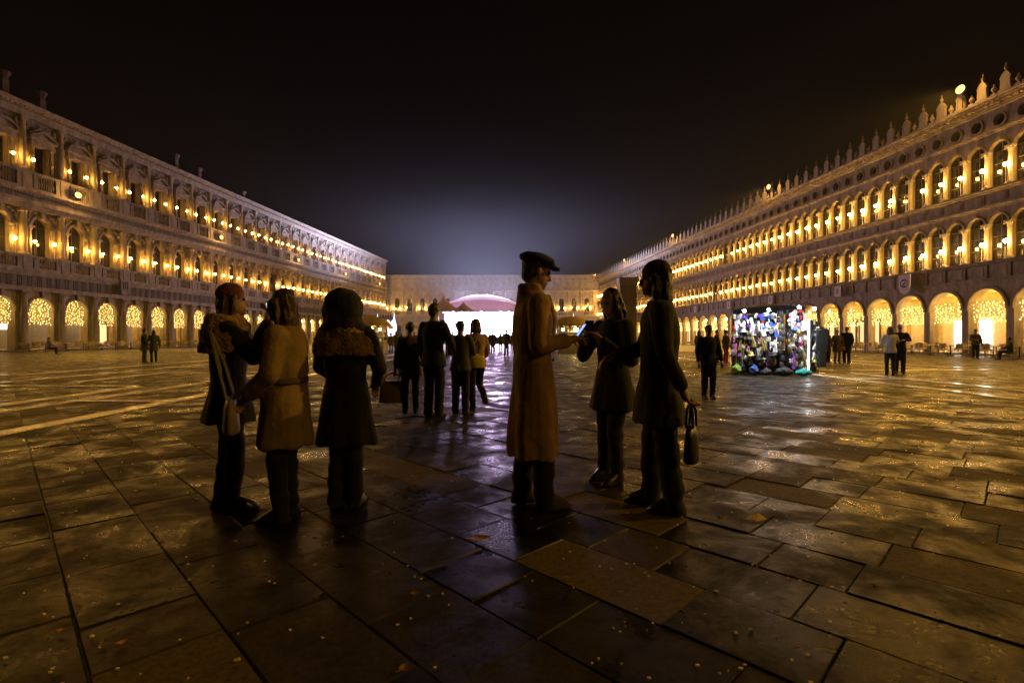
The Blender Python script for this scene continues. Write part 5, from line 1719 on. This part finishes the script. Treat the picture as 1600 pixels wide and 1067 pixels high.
for nm, (a, b_), hgt, cols, rows, side in (('left', PA, 2.05, 12, 13, 'left'), ('right', PB, 2.15, 8, 13, 'right'), ('rack', PC, 1.85, 4, 11, 'far right')):
    d = (b_ - a).normalized()
    nrm = Vector((d.y, -d.x, 0))
    if nrm.y > 0: nrm = -nrm
    rz = math.atan2(nrm.x, -nrm.y)
    for r_i in range(rows):
        for c_i in range(cols):
            z = .32 + (hgt - .36) * (r_i + .5) / rows + rg.uniform(-.03, .03)
            t = (c_i + .5) / cols + rg.uniform(-.03, .03)
            kind = rg.choices([0, 1, 2, 3, 4], [6, 3 if z > .6 else 0, 1, 4, 2])[0]
            top = z > 1.45
            pool = ['white', 'silver', 'white', 'violet', 'blue', 'red', 'white', 'cream', 'black', 'silver', 'white', 'black'] if top else ['cream', 'gold', 'white', 'silver', 'black', 'cream', 'black', 'pink', 'white', 'gold', 'black', 'silver'] if z > .7 else ['white', 'gold', 'black', 'cream', 'silver', 'cream', 'black', 'violet', 'black']
            if nm == 'rack': pool = ['black', 'white', 'gold', 'cream', 'black']
            colr = rg.choice(pool)
            pw = a.lerp(b_, t) + nrm * rg.uniform(.02, .07) + Vector((0, 0, z))
            o = place(shapes[kind][0], good(kind, colr), None, Vector(g0) + rot_st @ pw, (rg.uniform(-.2, .2), rg.uniform(-.3, .3), R(-6) + rz + rg.uniform(-.4, .4)), (rg.uniform(.62, 1.0),) * 3)
            tag(o, '%s %s in %s row from the ground, %s column of the %s stall grid' % (colr, shapes[kind][2], ordinal(r_i), ordinal(c_i), side), shapes[kind][2], 'goods on the souvenir stall')
# the dark corner column of hanging leather bags between the two panels
for k in range(9):
    z = .25 + k * .21
    b_ = MB(); b_.loft([((0, 0, 0), .1, .05), ((0, 0, .02), .11, .055), ((0, 0, .16), .1, .045), ((0, 0, .2), .07, .02)], 12)
    b_.tube([(-.06, 0, .19), (0, 0, .3), (.06, 0, .19)], .006, 5)
    o = b_.build('leather_pouch', GM['black'] if k % 3 else mat('olive_leather', (.06, .05, .03), .5), None, Vector(g0) + rot_st @ Vector((.1 + rg.uniform(-.06, .06), -.38, z)), (0, 0, rg.uniform(-.5, .5)), True)
    tag(o, 'dark leather pouch, %s from the ground in the column at the stall corner' % ordinal(k), 'pouch', 'pouches at the stall corner')
# black coat on the side rack and bags on the ground round the stall
v = Vol(); v.loft([((0, 0, .25), .16, .05), ((0, 0, .6), .15, .06), ((.01, 0, 1.2), .15, .07), ((0, 0, 1.5), .15, .06), ((0, 0, 1.6), .04, .04)], 14)
v.limb([(.14, 0, 1.5), (.18, 0, 1.1), (.17, .02, .85)], [.05, .045, .04])
v.limb([(-.14, 0, 1.5), (-.17, -.02, 1.1), (-.16, -.03, .85)], [.05, .045, .04])
v.tube([(0, 0, 1.58), (0, 0, 1.7), (.04, 0, 1.74)], .012, 5)
o = melt(v, 'hanging_coat', cl('black'), .02, 2)
o.location = Vector(g0) + rot_st @ Vector((1.52, -.06, 0)); tag(o, 'long black coat hanging at the right end of the stall', 'coat')
def sack(x, y, rx, ry, h, m, label, name='cloth_bag'):
    v = Vol(); v.ball((0, 0, h * .45), rx, ry, h * .5, 14, 9); v.ball((rx * .2, 0, h * .8), rx * .4, ry * .4, h * .25, 10, 6); v.limb([(-rx * .3, 0, h * .8), (0, 0, h * 1.15), (rx * .3, 0, h * .8)], [.015, .015, .015], 6)
    o = melt(v, name, m, .014, 1, None, lambda co, nr: co + nr * (.03 * noise.noise(co * 11)) if co.z > .02 else co)
    zmin = min(v_.co.z for v_ in o.data.vertices)
    o.location = Vector(g0) + rot_st @ Vector((x, y, 0)) - Vector((0, 0, zmin))
    tag(o, label, 'bag')
sack(-1.22, -.12, .17, .15, .32, mat('lime_cloth', (.3, .5, .06), .7, vary=.3, scale=10), 'lime green cloth bag on the ground at the left foot of the stall')
sack(-.72, -.3, .16, .14, .3, mat('blue_cloth', (.06, .13, .4), .7, vary=.3, scale=10), 'blue cloth bag on the ground below the left grid of the stall')
sack(.72, -.62, .26, .16, .22, mat('teal_cloth', (.02, .38, .36), .6, vary=.2, scale=10), 'teal cloth bag lying on the ground below the right grid of the stall')
sack(.1, -.62, .3, .16, .26, GM['black'], 'large black bag on the ground under the stall corner', 'holdall')
sack(-.4, -.5, .2, .14, .22, GM['black'], 'small black bag on the ground between the blue bag and the corner', 'holdall')
sack(-1.02, .02, .14, .14, .42, GM['black'], 'upright black bag beside the lime green bag', 'holdall')
# ------------------------------------------------------------------ litter: confetti and a few leaves and paper scraps on the near paving
cf = MB()
rcf = random.Random(9)
for k in range(520):
    D = 1.6 + 5.5 * rcf.random() ** 1.3
    x = rcf.uniform(-1.02, 1.02) * D
    if x < D * .1 and rcf.random() < .35: continue
    s_ = rcf.uniform(.003, .008)
    a = rcf.uniform(0, 6.28)
    z = .009
    p = [(x + s_ * math.cos(a + q * 1.5708) * (1 if q % 2 else 1.5), D + s_ * math.sin(a + q * 1.5708)) for q in range(4)]
    cf.add([(px, py, z + (.004 if rcf.random() < .2 else 0)) for px, py in p] + [(px, py, z - .004) for px, py in p], [(0, 1, 2, 3), (0, 4, 5, 1), (1, 5, 6, 2), (2, 6, 7, 3), (3, 7, 4, 0)])
tag(cf.build('confetti', mat('confetti_paper', (.7, .6, .45), .7, vary=.3, scale=3)), kind='stuff')
def leaf(px, py, L_, m, label, name='fallen_leaf', cat='leaf', rz=0.0):
    mb = MB()
    n = 7
    vs = []
    for k in range(n + 1):
        t = k / n
        w_ = L_ * .28 * math.sin(math.pi * min(1, t * .96 + .02)) ** .8 * (1 + .18 * (k % 2))
        x = L_ * (t - .5)
        vs += [(x, -w_, .012 + .012 * abs(t - .5)), (x, 0, .018 - .01 * math.sin(math.pi * t)), (x, w_, .016)]
    vs += [(x, y, z - .003) for x, y, z in vs]
    m_ = 3 * (n + 1)
    fs = []
    for k in range(n):
        for c in (0, 1):
            a = 3 * k + c
            fs += [(a, a + 3, a + 4, a + 1), (m_ + a, m_ + a + 1, m_ + a + 4, m_ + a + 3)]
    mb.add(vs, fs)
    mb.cyl((-L_ * .5, 0, .014), (-L_ * .72, .01, .014), .003, n=4)
    o = mb.build(name, m, None, ground(px, py), (0, 0, rz)); tag(o, label, cat)
lm = mat('orange_leaf', (.5, .27, .06), .6, vary=.3, scale=20)
lm2 = mat('brown_leaf', (.22, .12, .04), .6, vary=.3, scale=20)
leaf(751, 844, .13, lm, 'large orange leaf on the dark paving in front of the tan-coated man', rz=.2)
leaf(630, 1050, .05, lm2, 'small brown leaf near the bottom centre edge of the paving', rz=1.1)
leaf(188, 1010, .04, lm, 'small orange leaf beside the bottom left paving joint', rz=.6)
leaf(158, 1010, .035, lm2, 'small brown scrap of leaf left of the small orange leaf', rz=2.0)
leaf(92, 991, .035, lm, 'small pale orange leaf nearest the bottom left corner', rz=.3)
leaf(648, 932, .05, lm2, 'dark curled leaf midway between the orange leaf and the bottom edge', rz=.1)
mb = MB(); mb.add([(-.05, -.04, .012), (.05, -.035, .014), (.055, .04, .03), (-.045, .045, .016), (-.05, -.04, .01), (.05, -.035, .012), (.055, .04, .028), (-.045, .045, .014)], [(0, 1, 2, 3), (7, 6, 5, 4), (0, 4, 5, 1), (1, 5, 6, 2), (2, 6, 7, 3), (3, 7, 4, 0)])
tag(mb.build('paper_scrap', mat('scrap_paper', (.62, .45, .2), .7, vary=.2), None, ground(1184, 813), (0, 0, .4)), 'crumpled pale paper scrap on the paving to the right', 'paper')

bpy.data.scenes.remove(TS)
